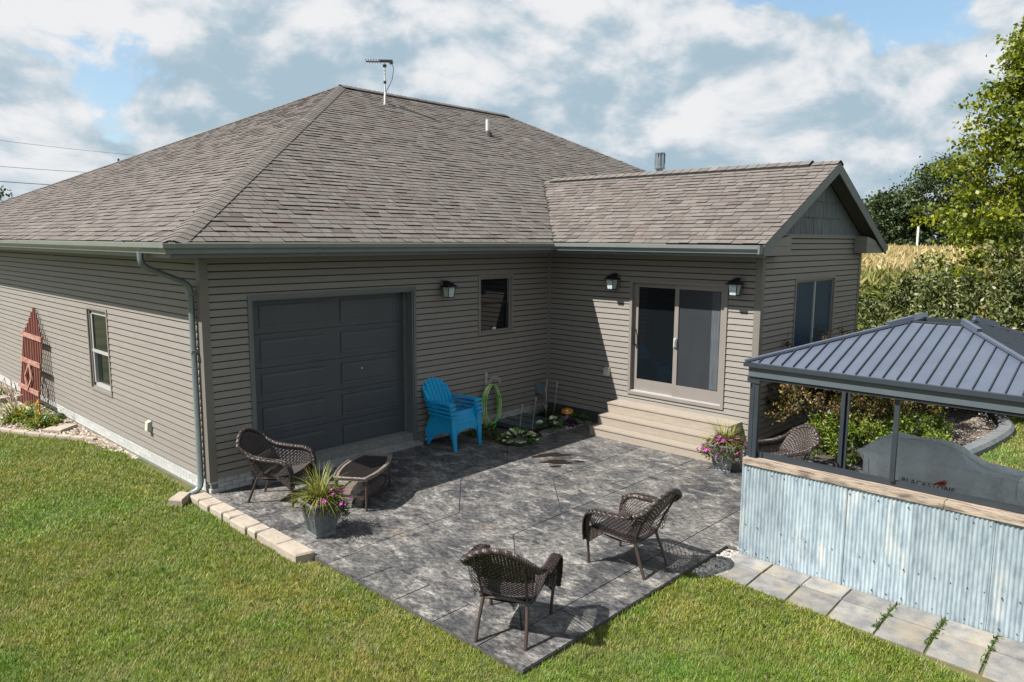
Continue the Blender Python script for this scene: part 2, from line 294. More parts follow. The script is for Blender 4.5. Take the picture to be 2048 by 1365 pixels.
# ------------------------------------------------------------------ mesh helpers
def tag(o, label=None, cat=None, group=None, kind=None):
    if label: o['label'] = label
    if cat: o['category'] = cat
    if group: o['group'] = group
    if kind: o['kind'] = kind
    return o
def empty(name, loc=(0, 0, 0), rz=0., label=None, cat=None, group=None):
    o = bpy.data.objects.new(name, None); o.empty_display_size = .1; C.objects.link(o); o.location = loc; o.rotation_euler = (0, 0, rz)
    return tag(o, label, cat, group)
def copy_tree(o, parent=None):
    c = o.copy(); C.objects.link(c); c.parent = parent
    for ch in list(o.children): copy_tree(ch, c)
    return c
class MB:
    def __init__(s): s.v = []; s.f = []; s.t = []; s.tone = .5
    def add(s, vs, fs, tone=None):
        n = len(s.v); s.v.extend([tuple(v) for v in vs]); s.f.extend([tuple(i+n for i in f) for f in fs]); s.t.extend(tone if isinstance(tone, list) else [s.tone if tone is None else tone]*len(fs)); return s
    def box(s, x0, x1, y0, y1, z0, z1):
        return s.add([(x0, y0, z0), (x1, y0, z0), (x1, y1, z0), (x0, y1, z0), (x0, y0, z1), (x1, y0, z1), (x1, y1, z1), (x0, y1, z1)],
              [(3, 2, 1, 0), (4, 5, 6, 7), (0, 1, 5, 4), (1, 2, 6, 5), (2, 3, 7, 6), (3, 0, 4, 7)])
    def bar(s, a, b, w, h, upv=(0, 0, 1)):
        a = Vector(a); b = Vector(b); d = (b-a).normalized(); upv = Vector(upv)
        sx = d.cross(upv)
        if sx.length < 1e-4: sx = d.cross(Vector((1, 0, 0)))
        sx.normalize(); uz = sx.cross(d)
        vs = [p+sx*(i*w/2)+uz*(j*h/2) for p in (a, b) for i, j in ((-1, -1), (1, -1), (1, 1), (-1, 1))]
        return s.add(vs, [(0, 1, 2, 3), (7, 6, 5, 4), (4, 5, 1, 0), (5, 6, 2, 1), (6, 7, 3, 2), (7, 4, 0, 3)])
    def prism(s, poly, z0, z1, bev=0.):
        n = len(poly)
        if bev:
            cx = sum(p[0] for p in poly)/n; cy = sum(p[1] for p in poly)/n
            rad = max(math.hypot(p[0]-cx, p[1]-cy) for p in poly); k = 1-bev/rad
            vs = [(x, y, z0) for x, y in poly]+[(x, y, z1-bev) for x, y in poly]+[(cx+(x-cx)*k, cy+(y-cy)*k, z1) for x, y in poly]
            fs = [tuple(range(n))[::-1], tuple(range(2*n, 3*n))]
            for q in (0, n): fs += [(q+i, q+(i+1) % n, q+n+(i+1) % n, q+n+i) for i in range(n)]
        else:
            vs = [(x, y, z0) for x, y in poly]+[(x, y, z1) for x, y in poly]
            fs = [tuple(range(n))[::-1], tuple(range(n, 2*n))]+[(i, (i+1) % n, n+(i+1) % n, n+i) for i in range(n)]
        return s.add(vs, fs)
    def tube(s, pts, r, n=8, closed=False, caps=True, flat=None):
        P = [Vector(p) for p in pts]; m = len(P); R = r if hasattr(r, '__len__') else [r]*m
        vs = []; prev = None
        for i in range(m):
            a = P[i-1] if (i > 0 or closed) else P[i]; b = P[(i+1) % m] if (i < m-1 or closed) else P[i]
            d = (b-a).normalized()
            if prev is None:
                x = d.cross(Vector((0, 0, 1)))
                if x.length < 1e-3: x = d.cross(Vector((1, 0, 0)))
            else: x = prev-d*prev.dot(d)
            x.normalize(); prev = x; y = d.cross(x)
            for k in range(n):
                t = 2*math.pi*k/n; fx = math.cos(t)*R[i]; fy = math.sin(t)*R[i]
                if flat: fx *= flat[0]; fy *= flat[1]
                vs.append(P[i]+x*fx+y*fy)
        fs = []
        for i in range(m if closed else m-1):
            j = (i+1) % m
            for k in range(n): fs.append((i*n+k, i*n+(k+1) % n, j*n+(k+1) % n, j*n+k))
        if caps and not closed: fs += [tuple(range(n)), tuple(range((m-1)*n, m*n))[::-1]]
        return s.add(vs, fs)
    def lathe(s, prof, n=20, c=(0, 0, 0)):
        vs = [(c[0]+r*math.cos(2*math.pi*k/n), c[1]+r*math.sin(2*math.pi*k/n), c[2]+z) for r, z in prof for k in range(n)]
        fs = [(i*n+k, i*n+(k+1) % n, (i+1)*n+(k+1) % n, (i+1)*n+k) for i in range(len(prof)-1) for k in range(n)]
        fs += [tuple(range(n))[::-1], tuple(range((len(prof)-1)*n, len(prof)*n))]
        return s.add(vs, fs)
    def build(s, name, m, parent=None, loc=None, smooth=False, kind=None, label=None, cat=None, group=None, tone=False):
        me = bpy.data.meshes.new(name); v = s.v
        if loc: v = [(a-loc[0], b-loc[1], c-loc[2]) for a, b, c in v]
        me.from_pydata(v, [], s.f); me.materials.append(MT[m] if isinstance(m, str) else m)
        if smooth:
            me.polygons.foreach_set('use_smooth', [True]*len(me.polygons))
            me.set_sharp_from_angle(angle=math.radians(50))
        if tone:
            a = me.attributes.new('tone', 'FLOAT', 'FACE'); a.data.foreach_set('value', s.t)
        me.update()
        o = bpy.data.objects.new(name, me); C.objects.link(o)
        if loc: o.location = loc
        o.parent = parent
        return tag(o, label, cat, group, kind)
def npmesh(name, V, Fq, m, tone=None, parent=None, loc=(0, 0, 0), **kw):
    """V (n,3), Fq (k,3|4) int"""
    me = bpy.data.meshes.new(name); k = Fq.shape[1]
    me.vertices.add(len(V)); me.vertices.foreach_set('co', V.astype(np.float32).ravel())
    me.loops.add(Fq.size); me.loops.foreach_set('vertex_index', Fq.astype(np.int32).ravel())
    me.polygons.add(len(Fq)); me.polygons.foreach_set('loop_start', np.arange(0, Fq.size, k, dtype=np.int32))
    me.update(calc_edges=True); me.materials.append(MT[m])
    if tone is not None:
        a = me.attributes.new('tone', 'FLOAT', 'FACE'); a.data.foreach_set('value', tone.astype(np.float32))
    o = bpy.data.objects.new(name, me); C.objects.link(o); o.location = loc; o.parent = parent
    return tag(o, **kw)
def leaves(P, size, tone, aspect=.5, upb=0., bend=.15, dirs=None):
    """diamond leaves at P (n,3); returns V,F,tone"""
    n = len(P); d = RG.normal(size=(n, 3)) if dirs is None else dirs+RG.normal(size=(n, 3))*.35
    d[:, 2] += upb; d /= np.linalg.norm(d, axis=1)[:, None]
    q = RG.normal(size=(n, 3)); s = np.cross(d, q); s /= np.linalg.norm(s, axis=1)[:, None]
    nn = np.cross(d, s)
    L = (size*RG.uniform(.65, 1.3, n))[:, None]
    mid = P+d*L*.45
    V = np.stack([P, mid+s*L*aspect*.5+nn*L*bend, P+d*L-nn*L*bend*.5, mid-s*L*aspect*.5+nn*L*bend], 1).reshape(-1, 3)
    F = (np.arange(n)[:, None]*4+np.arange(4)[None, :])
    return V, F, tone
def leafobj(name, P, size, tone, m, parent=None, **kw):
    a = {k: kw.pop(k) for k in ('aspect', 'upb', 'bend', 'dirs') if k in kw}
    V, F, t = leaves(P, size, tone, **a); return npmesh(name, V, F, m, t, parent, **kw)
def blades(base, length, width, lean, tonev, segs=3, droop=.8, spread=None):
    """arching strap blades: base (n,3); returns V,F,t"""
    n = len(base); az = RG.uniform(0, 2*np.pi, n); L = length*RG.uniform(.6, 1.1, n); le = lean*RG.uniform(.3, 1.1, n)
    D = np.stack([np.cos(az), np.sin(az), 0*az], 1); S = np.stack([-np.sin(az), np.cos(az), 0*az], 1)
    V = []; 
    for i in range(segs+1):
        t = i/segs; ang = le*(1+droop*t*1.6); r = L*t
        c = base+D*(np.sin(ang*.8)*r)[:, None]; c[:, 2] += np.cos(ang)*r*(1-.25*droop*t*le)
        w = width*(1-t)**.6*.5+width*.04
        V.append(c-S*w); V.append(c+S*w)
    V = np.stack(V, 1); m = V.shape[1]; V = V.reshape(-1, 3)
    F = np.concatenate([np.arange(n)[:, None]*m+np.array([2*i, 2*i+1, 2*i+3, 2*i+2])[None] for i in range(segs)])
    return V, F, np.tile(tonev, segs)
# ================================================================== THE HOUSE
A_, WL, GW, OV, EZ, DD, RX, RZ = 7.03, 4.443, 4.416, .60, 3.417, 7.25, 12.65, 7.237
S1 = (RZ-EZ)/DD; WX = A_+GW/2; WRZ = 4.854; WE = 3.425; S2 = (WRZ-WE)/(GW/2+OV); VY = (WRZ-EZ)/S1-OV; GY = -WL-.30
H0, ZT = .192, 3.25
house = empty('house', (0, 0, 0), label='taupe ranch house with hipped shingle roof and a gabled wing beside the patio', cat='house')
def wallpts(p0, d, s, z, o, nrm): return (p0[0]+d[0]*s+nrm[0]*o, p0[1]+d[1]*s+nrm[1]*o, z)
def piece(mb, p0, d, nrm, s0, s1, z0, z1, o0, o1, o1b=None):
    """box on a wall; offsets o0 (inner) o1 (outer top) o1b (outer bottom)"""
    o1b = o1 if o1b is None else o1b
    vs = [wallpts(p0, d, s, z, o, nrm) for s, z, o in ((s0, z0, o0), (s1, z0, o0), (s1, z1, o0), (s0, z1, o0), (s0, z0, o1b), (s1, z0, o1b), (s1, z1, o1), (s0, z1, o1))]
    return mb.add(vs, [(3, 2, 1, 0), (4, 5, 6, 7), (0, 1, 5, 4), (1, 2, 6, 5), (2, 3, 7, 6), (3, 0, 4, 7)])
def make_wall(name, p0, d, nrm, length, opens, ztop=ZT, split=None, post0=.09, post1=.09):
    ss = sorted({0, length, *[v for o in opens for v in o[:2]]}); zs = sorted({H0, ztop, *[v for o in opens for v in o[2:4]]})
    mb = MB()
    for a, b in zip(ss, ss[1:]):
        for c, e in zip(zs, zs[1:]):
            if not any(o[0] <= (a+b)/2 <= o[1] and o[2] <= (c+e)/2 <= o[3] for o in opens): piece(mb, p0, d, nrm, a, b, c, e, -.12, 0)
    w = mb.build(name, 'lapshade', house)
    E4 = .1016; k = 0; z = H0
    while z < ztop-.02:
        zb = min(z+E4, ztop); cuts = []
        segs = [(post0, length-post1, z, zb)]
        for o in opens:
            new = []
            for (a, b, c, e) in segs:
                if o[1] <= a or o[0] >= b or o[3] <= c+.004 or o[2] >= e-.004: new.append((a, b, c, e)); continue
                if a < o[0]: new.append((a, o[0], c, e))
                if b > o[1]: new.append((o[1], b, c, e))
                if c < o[2] < e: new.append((max(a, o[0]), min(b, o[1]), c, o[2]))
                if c < o[3] < e: new.append((max(a, o[0]), min(b, o[1]), o[3], e))
            segs = new
        for (a, b, c, e) in segs:
            pieces = [(a, b)]
            if split:
                off = (k*1.27) % split; cutsx = [x for x in np.arange(off, length, split) if a+.3 < x < b-.3]
                xs = [a, *cutsx, b]; pieces = list(zip(xs, xs[1:]))
            for i, (x0, x1) in enumerate(pieces):
                lo = .015 if i % 2 == 0 else .0165
                m2 = MB(); piece(m2, p0, d, nrm, x0, x1-(.0015 if x1 < b else 0), c, (e-.018 if e == zb else e), .001, .008, lo+.003 if c == z else .01)
                m2.build('plank', 'siding', w)
        z = zb; k += 1
    return w
side = make_wall('side_wall', (0, 0), (0, 1), (-1, 0), 19.4, [(3.602, 4.643, .796, 2.279)], split=3.66)
gar = make_wall('garage_wall', (0, 0), (1, 0), (0, -1), A_, [(.628, 3.594, H0-.01, 2.682), (5.049, 5.955, 1.727, 2.83)], post1=.04)
pat = make_wall('patio_wall', (A_, 0), (0, -1), (-1, 0), WL, [(1.967, 3.897, .662, 2.773)], post0=.04)
gab = make_wall('gable_wall', (A_, -WL), (1, 0), (0, -1), GW, [(1.29, 3.10, 1.25, 2.84)], ztop=3.53)
# plain far walls, hidden from the patio
mb = MB(); mb.box(A_+GW-.12, A_+GW, -WL+.001, 0, 0, 3.5); mb.box(A_+GW, 19.3, -.001, .12, 0, ZT); mb.box(19.18, 19.3, .12, 19.4, 0, ZT); mb.box(0, 19.3, 19.3, 19.4, 0, ZT)
mb.build('back_wall', 'siding', house)
# corner posts
def post(x0, x1, y0, y1, z0, z1, nm='corner_post'): MB().box(x0, x1, y0, y1, z0, z1).build(nm, 'corner', house)
mb = MB(); mb.box(-.022, .09, -.022, -.0005, H0-.03, ZT); mb.box(-.022, -.0005, 0, .09, H0-.03, ZT); mb.build('corner_post', 'corner', house)
mb = MB(); mb.box(A_-.022, A_+.09, -WL-.022, -WL-.0005, H0-.03, ZT+.1); mb.box(A_-.022, A_-.0005, -WL, -WL+.09, H0-.03, ZT+.1); mb.build('corner_post', 'corner', house)
mb = MB(); mb.box(A_-.045, A_-.0005, -.045, -.0005, H0-.02, ZT); mb.build('corner_post', 'frame', house)
mb = MB(); mb.box(A_+GW-.09, A_+GW+.022, -WL-.022, -WL-.0005, H0-.03, 3.5); mb.build('corner_post', 'corner', house)
# foundation
fnd = MB(); fnd.box(.012, A_+.012, .012, .25, -.3, H0); fnd.box(.012, .25, .25, 19.3, -.3, H0); fnd.build('foundation', 'mortar', house)
FND = house.children[-1]
MB().box(A_+.012, A_+.25, -WL+.012, 0, -.3, H0).build('foundation', 'parge', house); MB().box(A_+.25, A_+GW-.01, -WL+.012, -WL+.2, -.3, H0).build('foundation', 'parge', house)
bm_ = MB(); bm_.box(0, .192, 0, .014, 0, .06)
brick_me = bm_.build('brick', 'brick', FND).data; bpy.data.objects.remove(FND.children[0])
bs = MB(); bs.box(0, .014, 0, .192, 0, .06); brick_me2 = bs.build('brick', 'brick', FND).data; bpy.data.objects.remove(FND.children[0])
rest = MB()
for r in range(-1, 3):
    z = H0-.066*(r+1)
    if z < -.09: continue
    x = -.1*(r % 2)
    while x < A_-.05:
        if not (.5 < x < 3.72) and x > -.02:
            o = bpy.data.objects.new('brick', brick_me); C.objects.link(o); o.parent = FND; o.location = (x+.004, -.002, z)
        x += .2
    y = -.1*(r % 2)+.002
    while y < 19.2:
        if y > 0:
            if y < 6.5:
                o = bpy.data.objects.new('brick', brick_me2); C.objects.link(o); o.parent = FND; o.location = (-.002, y+.004, z)
            else: rest.box(-.002, .012, y+.004, y+.196, z, z+.06)
        y += .2
rest.build('brick', 'brick', FND, kind='stuff')
# soffits, fascia, gutters
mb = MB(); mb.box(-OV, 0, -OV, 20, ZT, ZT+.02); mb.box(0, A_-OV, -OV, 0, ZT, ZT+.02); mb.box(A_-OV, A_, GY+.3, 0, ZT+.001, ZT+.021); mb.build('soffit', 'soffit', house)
mb = MB(); mb.box(-OV-.02, -OV, -OV-.02, 20, ZT-.02, EZ-.012); mb.box(-OV, A_-OV, -OV-.02, -OV, ZT-.02, EZ-.012); mb.box(A_-OV-.02, A_-OV, GY+.02, -OV-.02, ZT-.02, EZ-.006); mb.build('fascia', 'trim', house)
GP = [(0, 0), (.075, 0), (.088, .045), (.122, .072), (.128, .125), (.118, .127), (.112, .088), (.0, .088)]
def gutter(fn):
    vs = [fn(u, z, 0) for u, z in GP]+[fn(u, z, 1) for u, z in GP]; n = len(GP)
    fs = [tuple(range(n)), tuple(range(n, 2*n))[::-1]]+[(i, (i+1) % n, n+(i+1) % n, n+i) for i in range(n)]
    MB().add(vs, fs).build('gutter', 'gutter', house)
GZ = 3.283; o2 = OV+.022
gutter(lambda u, z, e: (-o2-u, -o2-u if e == 0 else 20, GZ+z))
gutter(lambda u, z, e: (-o2-u if e == 0 else A_-o2-u, -o2-u, GZ+z))
gutter(lambda u, z, e: (A_-o2-u, -o2-u if e == 0 else GY+.03, GZ+z))
mb = MB(); mb.box(A_-o2-.135, A_-o2, GY, GY+.03, GZ-.005, GZ+.13); mb.build('gutter_end', 'trim', house)
mb = MB(); mb.tube([(-.68, .15, 3.30), (-.68, .15, 3.20), (-.665, .15, 3.14), (-.60, .15, 3.085), (-.16, .15, 2.895), (-.10, .15, 2.85), (-.075, .15, 2.77), (-.072, .15, .17), (-.085, .15, .10), (-.13, .155, .045), (-.30, .17, -.02)], .052, n=8, flat=(.95, .78))
mb.build('downspout', 'downspout', house, smooth=True)
ds = house.children[-1]
for z in (2.72, 1.95): MB().box(-.125, -.001, .095, .205, z, z+.035).build('strap', 'downspout', ds)
# ---------------------------------------------------------------- roof
roof = MB()
roof.add([(-OV, -OV, EZ), (19.89, -OV, EZ), (RX, DD-OV, RZ), (DD-OV, DD-OV, RZ), (-OV, 20, EZ), (19.89, 20, EZ)], [(0, 1, 2, 3), (0, 3, 4), (1, 5, 2), (4, 3, 2, 5)])
roof = roof.build('roof', 'felt', house)
wroof = MB(); wroof.add([(A_-OV, GY, WE), (WX, GY, WRZ), (WX, VY+.02, WRZ), (A_-OV, -OV+.02, WE), (A_+GW+OV, GY, WE), (A_+GW+OV, -OV, WE)], [(0, 1, 2, 3), (1, 4, 5, 2)])
wroof = wroof.build('wing_roof', 'felt', house)
EX = .143; PCS = []
def px_area(P):
    q = []
    for p in P:
        d = Vector(p)-CAM; z = d.dot(fw)
        if z < .1: return 0
        q.append((1024+FPX*d.dot(r2)/z, 682-FPX*d.dot(u2)/z))
    if not (-20 < q[0][0] < 2068): return 0
    return abs(sum(q[i][0]*q[(i+1) % 4][1]-q[(i+1) % 4][0]*q[i][1] for i in range(4)))/2
def shingle_plane(O, U, sl, ydir, tmax, ivals, tag_, vstart=0):
    """O eave origin, U along, ydir plan direction upslope"""
    ct = 1/math.sqrt(1+sl*sl); st = sl*ct; O = Vector(O); U = Vector(U); V = Vector((ydir[0]*ct, ydir[1]*ct, st)); Nn = U.cross(V)
    if Nn.z < 0: Nn = -Nn
    L = tmax/ct; k = 0
    while k*EX < L-.01:
        v0 = k*EX; v1 = min((k+1)*EX+.012, L)
        for f0, f1 in ivals:
            a0, a1 = f0(v0*ct), f0(v1*ct); b0, b1 = f1(v0*ct), f1(v1*ct)
            if b0-a0 < .03: continue
            u = a0-random.uniform(0, .3)
            while u < b0:
                w = random.choice([.13, .17, .20, .24, .28, .33]); ul = u; ur = u+w; u = ur
                c = []
                for (uu, lo, hi) in ((ul, a0, b0), (ur, a0, b0)): c.append(min(max(uu, lo), hi))
                d = []
                for uu in (ul, ur): d.append(min(max(uu, a1), b1))
                if c[1]-c[0] < .005 and d[1]-d[0] < .005: continue
                lf = random.choice([.012, .014, .021]); tn = min(1, max(0, random.gauss(.48, .19)))
                if random.random() < .10: tn = .82
                g = .0042; tn = .16+.84*tn
                P = [O+U*(c[0]+g)+V*v0+Nn*lf, O+U*(c[1]-g)+V*v0+Nn*lf, O+U*(d[1]-g)+V*v1+Nn*.003, O+U*(d[0]+g)+V*v1+Nn*.003, O+U*(c[0]+g)+V*v0, O+U*(c[1]-g)+V*v0]
                PCS.append((px_area(P[:4]) if P[0].x < 12.4 or P[0].z > 5 else 0, tag_, P, tn))
        k += 1
shingle_plane((-OV, -OV, EZ), (0, 1, 0), S1, (1, 0), DD, [(lambda t: t, lambda t: 20.6-t*(13.35/DD))], 0)
rv = (WX-A_+OV)/(VY+OV)
shingle_plane((-OV, -OV, EZ), (1, 0, 0), S1, (0, 1), DD, [(lambda t: t, lambda t: 7.03+t*rv if t < VY+OV else 20.49-t), (lambda t: 12.64-t*rv+.6*0 if t < VY+OV else 99, lambda t: 20.49-t)], 0)
shingle_plane((A_-OV, GY-.02, WE), (0, 1, 0), S2, (1, 0), WX-A_+OV, [(lambda t: 0, lambda t: 4.16+t/rv)], 1)
PCS.sort(key=lambda p: -p[0])
FS = [(0, 1, 2, 3), (4, 5, 1, 0), (4, 0, 3), (1, 5, 2)]
bulk = [MB(), MB()]; cnt = [0, 0]
for ar, tg, P, tn in PCS:
    lim = (150, 290)[tg]
    if cnt[tg] < lim:
        MB().add(P, FS, [tn, 0, 0, 0]).build('shingle', 'shingle', (roof, wroof)[tg], tone=True); cnt[tg] += 1
    else: bulk[tg].add(P, FS, [tn, 0, 0, 0])
bulk[0].build('shingle', 'shingle', roof, kind='stuff', tone=True); bulk[1].build('shingle', 'shingle', wroof, kind='stuff', tone=True)
def caps(parent, A, B, n1, n2, w=.15, lift=.016, step=.145, limit=400, nm='hip_cap'):
    A = Vector(A); B = Vector(B); h = (B-A).normalized(); n1 = Vector(n1).normalized(); n2 = Vector(n2).normalized()
    s1 = h.cross(n1); s2 = n2.cross(h)
    if s1.z > 0: s1 = -s1
    if s2.z > 0: s2 = -s2
    nup = (n1+n2).normalized(); n = int((B-A).length/step); big = MB()
    for i in range(n):
        a = A+h*(i*step); b = a+h*(step+.03); l0 = lift+.009; l1 = lift-.002
        P = [a+s1*w+n1*l0, a+s1*.03+nup*(l0+.006)-nup*.002, a+s2*.03+nup*(l0+.006)-nup*.002, a+s2*w+n2*l0,
             b+s1*w+n1*l1, b+s1*.03+nup*(l1+.006), b+s2*.03+nup*(l1+.006), b+s2*w+n2*l1, a+s1*w-n1*.0, a+s2*w-n2*.0, a]
        F = [(0, 1, 5, 4), (1, 2, 6, 5), (2, 3, 7, 6), (8, 0, 1), (8, 1, 10), (10, 1, 2), (10, 2, 9), (9, 2, 3), (8, 0, 4), (9, 3, 7)]
        t = min(1, max(0, random.gauss(.5, .16)))
        t = [.16+.84*t]*3+[0, 0, 0, 0]+[.16+.84*t]+[0, 0]; t[1] = t[0]; t[7] = t[0]
        if i < limit: MB().add(P, F, t).build(nm, 'shingle', parent, tone=True)
        else: big.add(P, F, t)
    if big.v: big.build(nm, 'shingle', parent, tone=True, kind='stuff')
nF = (0, -S1, 1); nL = (-S1, 0, 1); nR = (S1, 0, 1); nB = (0, S1, 1)
caps(roof, (-OV+.02, -OV+.02, EZ+.01), (DD-OV, DD-OV, RZ), nF, nL, w=.17)
caps(roof, (19.8, -.5, EZ), (RX, DD-OV, RZ), nF, nR, limit=0)
caps(roof, (-OV, 20, EZ), (DD-OV, DD-OV, RZ), nL, (0, .286, 1), limit=0)
mb = MB()
for sx, sg in ((DD-OV+.35, 1),):
    mb.add([(sx, DD-OV-.17, RZ-.085), (RX-.3, DD-OV-.17, RZ-.085), (RX-.3, DD-OV-.17, RZ-.045), (sx, DD-OV-.17, RZ-.045), (sx, DD-OV, RZ+.045), (RX-.3, DD-OV, RZ+.045), (sx, DD-OV+.17, RZ-.045), (RX-.3, DD-OV+.17, RZ-.045)],
           [(0, 1, 2, 3), (3, 2, 5, 4), (4, 5, 7, 6), (0, 3, 4, 6), (1, 2, 5, 7)])
mb.build('ridge_vent', 'black', roof)
caps(roof, (DD-OV, DD-OV, RZ+.03), (RX, DD-OV, RZ+.03), nF, nB, w=.18, nm='ridge_cap')
mb = MB(); yA, yB = VY-.35, GY+.48
mb.add([(WX-.17, yA, WRZ-.075), (WX-.17, yB, WRZ-.075), (WX-.17, yB, WRZ-.04), (WX-.17, yA, WRZ-.04), (WX, yA, WRZ+.045), (WX, yB, WRZ+.045), (WX+.17, yA, WRZ-.04), (WX+.17, yB, WRZ-.04)],
       [(0, 1, 2, 3), (3, 2, 5, 4), (4, 5, 7, 6), (0, 3, 4, 6), (1, 2, 5, 7)])
mb.build('ridge_vent', 'black', wroof)
n3 = (-S2, 0, 1); n4 = (S2, 0, 1)
caps(wroof, (WX, yB, WRZ+.032), (WX, VY-.2, WRZ+.032), n3, n4, w=.18, nm='ridge_cap', step=.2)
caps(wroof, (WX, GY-.01, WRZ+.004), (WX, yB+.02, WRZ+.004), n3, n4, w=.15, nm='ridge_cap')
# rakes on the gable, their soffit and the boxed returns
for sg, lab in ((1, None), (-1, None)):
    xe = WX-sg*(WX-A_+OV); ze = WE-.012
    mb = MB(); d_ = .19
    mb.add([(xe, GY, ze-d_), (WX-sg*.001, GY, WRZ-.012-d_), (WX-sg*.001, GY, WRZ-.012), (xe, GY, ze), (xe, GY+.025, ze-d_), (WX-sg*.001, GY+.025, WRZ-.012-d_), (WX-sg*.001, GY+.025, WRZ-.012), (xe, GY+.025, ze)],
           [(0, 1, 2, 3), (7, 6, 5, 4), (0, 4, 5, 1), (3, 2, 6, 7), (0, 3, 7, 4)])
    mb.build('rake_board', 'trim' if sg > 0 else 'ltgrey2' if 'ltgrey2' in MT else 'trim', house)
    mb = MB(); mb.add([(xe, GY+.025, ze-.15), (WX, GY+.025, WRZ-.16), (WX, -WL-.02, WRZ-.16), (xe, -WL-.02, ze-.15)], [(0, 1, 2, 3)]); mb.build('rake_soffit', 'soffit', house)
    mb = MB(); X = lambda x: WX-sg*(WX-x)
    pl = [(X(6.47), 3.25), (X(7.48), 3.25), (X(7.48), 3.57), (X(7.05), 3.51)]
    vs = [(x, GY+.04, z) for x, z in pl]+[(x, -WL-.021, z) for x, z in pl]
    mb.add(vs, [(0, 1, 2, 3), (7, 6, 5, 4), (0, 4, 5, 1), (1, 5, 6, 2), (2, 6, 7, 3), (3, 7, 4, 0)]); mb.build('eave_return', 'siding', house)
    br = house.children[-1]
    mb = MB(); mb.box(min(X(6.47), X(7.48)), max(X(6.47), X(7.48)), GY+.033, GY+.04, 3.395, 3.402); mb.build('joint_strip', 'trim', br)
mb = MB(); xr = A_+GW+OV; mb.box(xr, xr+.125, GY+.01, -OV, GZ+.01, GZ+.13); mb.build('gutter', 'gutter', house)
# shakes in the gable
gt = MB(); zc = lambda x: WE-.17+S2*((x-(A_-OV)) if x < WX else ((A_+GW+OV)-x))
pl = [(A_, 3.53), (A_+GW, 3.53), (A_+GW, zc(A_+GW)), (WX, zc(WX)), (A_, zc(A_))]
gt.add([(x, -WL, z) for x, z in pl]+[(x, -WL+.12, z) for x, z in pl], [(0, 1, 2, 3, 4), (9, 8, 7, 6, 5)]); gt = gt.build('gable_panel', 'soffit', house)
mb = MB(); mb.box(A_-.02, A_+GW+.02, -WL-.034, -WL-.001, 3.53, 3.59); mb.box(A_-.02, A_+GW+.02, -WL-.05, -WL-.034, 3.575, 3.592); mb.build('trim_board', 'frame', house)
for row in range(4):
    za = 3.592+row*.29; zb = za+.31; x = A_+random.uniform(-.1, 0)
    while x < A_+GW:
        w = random.choice([.10, .14, .17, .2, .24]); a = max(x, A_)+.004; b = min(x+w, A_+GW)-.004; x += w
        if b-a < .02: continue
        dz = random.uniform(-.012, .012); ta, tb = min(zb, zc(a)), min(zb, zc(b)); lo = za+dz if row else za
        if ta < lo+.01 and tb < lo+.01: continue
        ta = max(ta, lo+.002); tb = max(tb, lo+.002); f = random.uniform(.018, .026)
        vs = [(a, -WL-f, lo), (b, -WL-f, lo), (b, -WL-.006, tb), (a, -WL-.006, ta), (a, -WL-.001, lo), (b, -WL-.001, lo)]
        MB().add(vs, [(0, 1, 2, 3), (4, 5, 1, 0), (4, 0, 3), (1, 5, 2)]).build('shake', 'shake', gt)
# ---------------------------------------------------------------- openings
def ring(mb, p0, d, nrm, s0, s1, z0, z1, w, o0, o1, sill=None):
    b = w if sill is None else sill
    piece(mb, p0, d, nrm, s0, s1, z0, z0+b, o0, o1); piece(mb, p0, d, nrm, s0, s1, z1-w, z1, o0, o1)
    piece(mb, p0, d, nrm, s0, s0+w, z0+b, z1-w, o0, o1); piece(mb, p0, d, nrm, s1-w, s1, z0+b, z1-w, o0, o1)
def window(p0, d, nrm, s0, s1, z0, z1, panes, depth=.07, gl='glass', fr='frame', name='window', label=None):
    w = empty(name); w.parent = house
    if label: w['label'] = label
    f = MB(); ring(f, p0, d, nrm, s0, s1, z0, z1, .045, -.02, .028); f.build('frame', fr, w)
    f = MB(); ring(f, p0, d, nrm, s0+.045, s1-.045, z0+.045, z1-.045, .035, -depth-.03, -.0); f.build('sash', fr, w)
    for (a, b, c, e, off) in panes:
        f = MB(); piece(f, p0, d, nrm, a, b, c, e, -depth-off-.012, -depth-off); f.build('pane', gl, w)
    return w
def bars(w, p0, d, nrm, L, m):
    for (a, b, c, e, o0, o1) in L: f = MB(); piece(f, p0, d, nrm, a, b, c, e, o0, o1); f.build('rail', m, w)
P0, D0, N0 = (0, 0), (0, 1), (-1, 0); s0, s1, z0, z1 = 3.602, 4.643, .796, 2.279
w = window(P0, D0, N0, s0, s1, z0, z1, [(s0+.08, s1-.08, z0+.7, z1-.08, -.02), (s0+.08, s1-.08, z0+.08, z0+.72, .02)], depth=.05, label='double hung side window reflecting the lawn')
bars(w, P0, D0, N0, [(s0+.08, s1-.08, z0+.68, z0+.73, -.07, -.01), (s1-.14, s1-.08, z0+.08, z1-.08, -.08, -.02), (s0+.08, s0+.13, z0+.08, z1-.08, -.08, -.02), (s0+.08, s1-.08, z0+.08, z0+.13, -.08, -.02), (s0+.08, s1-.08, z1-.13, z1-.08, -.08, -.02)], 'alum')
P0, D0, N0 = (0, 0), (1, 0), (0, -1); s0, s1, z0, z1 = 5.049, 5.955, 1.727, 2.83
w = window(P0, D0, N0, s0, s1, z0, z1, [(s0+.08, s1-.08, z0+.08, z1-.08, 0)], depth=.06, label='dark window of the garage wall beside the lantern')
bars(w, P0, D0, N0, [(s0+.08, s1-.08, z0+.55, z0+.585, -.06, -.045), (s1-.13, s1-.08, z0+.08, z0+.55, -.06, -.03)], 'black')
f = MB(); piece(f, P0, D0, N0, s0+.42, s0+.50, z0+.085, z0+.12, -.055, -.03); f.build('latch', 'white', w)
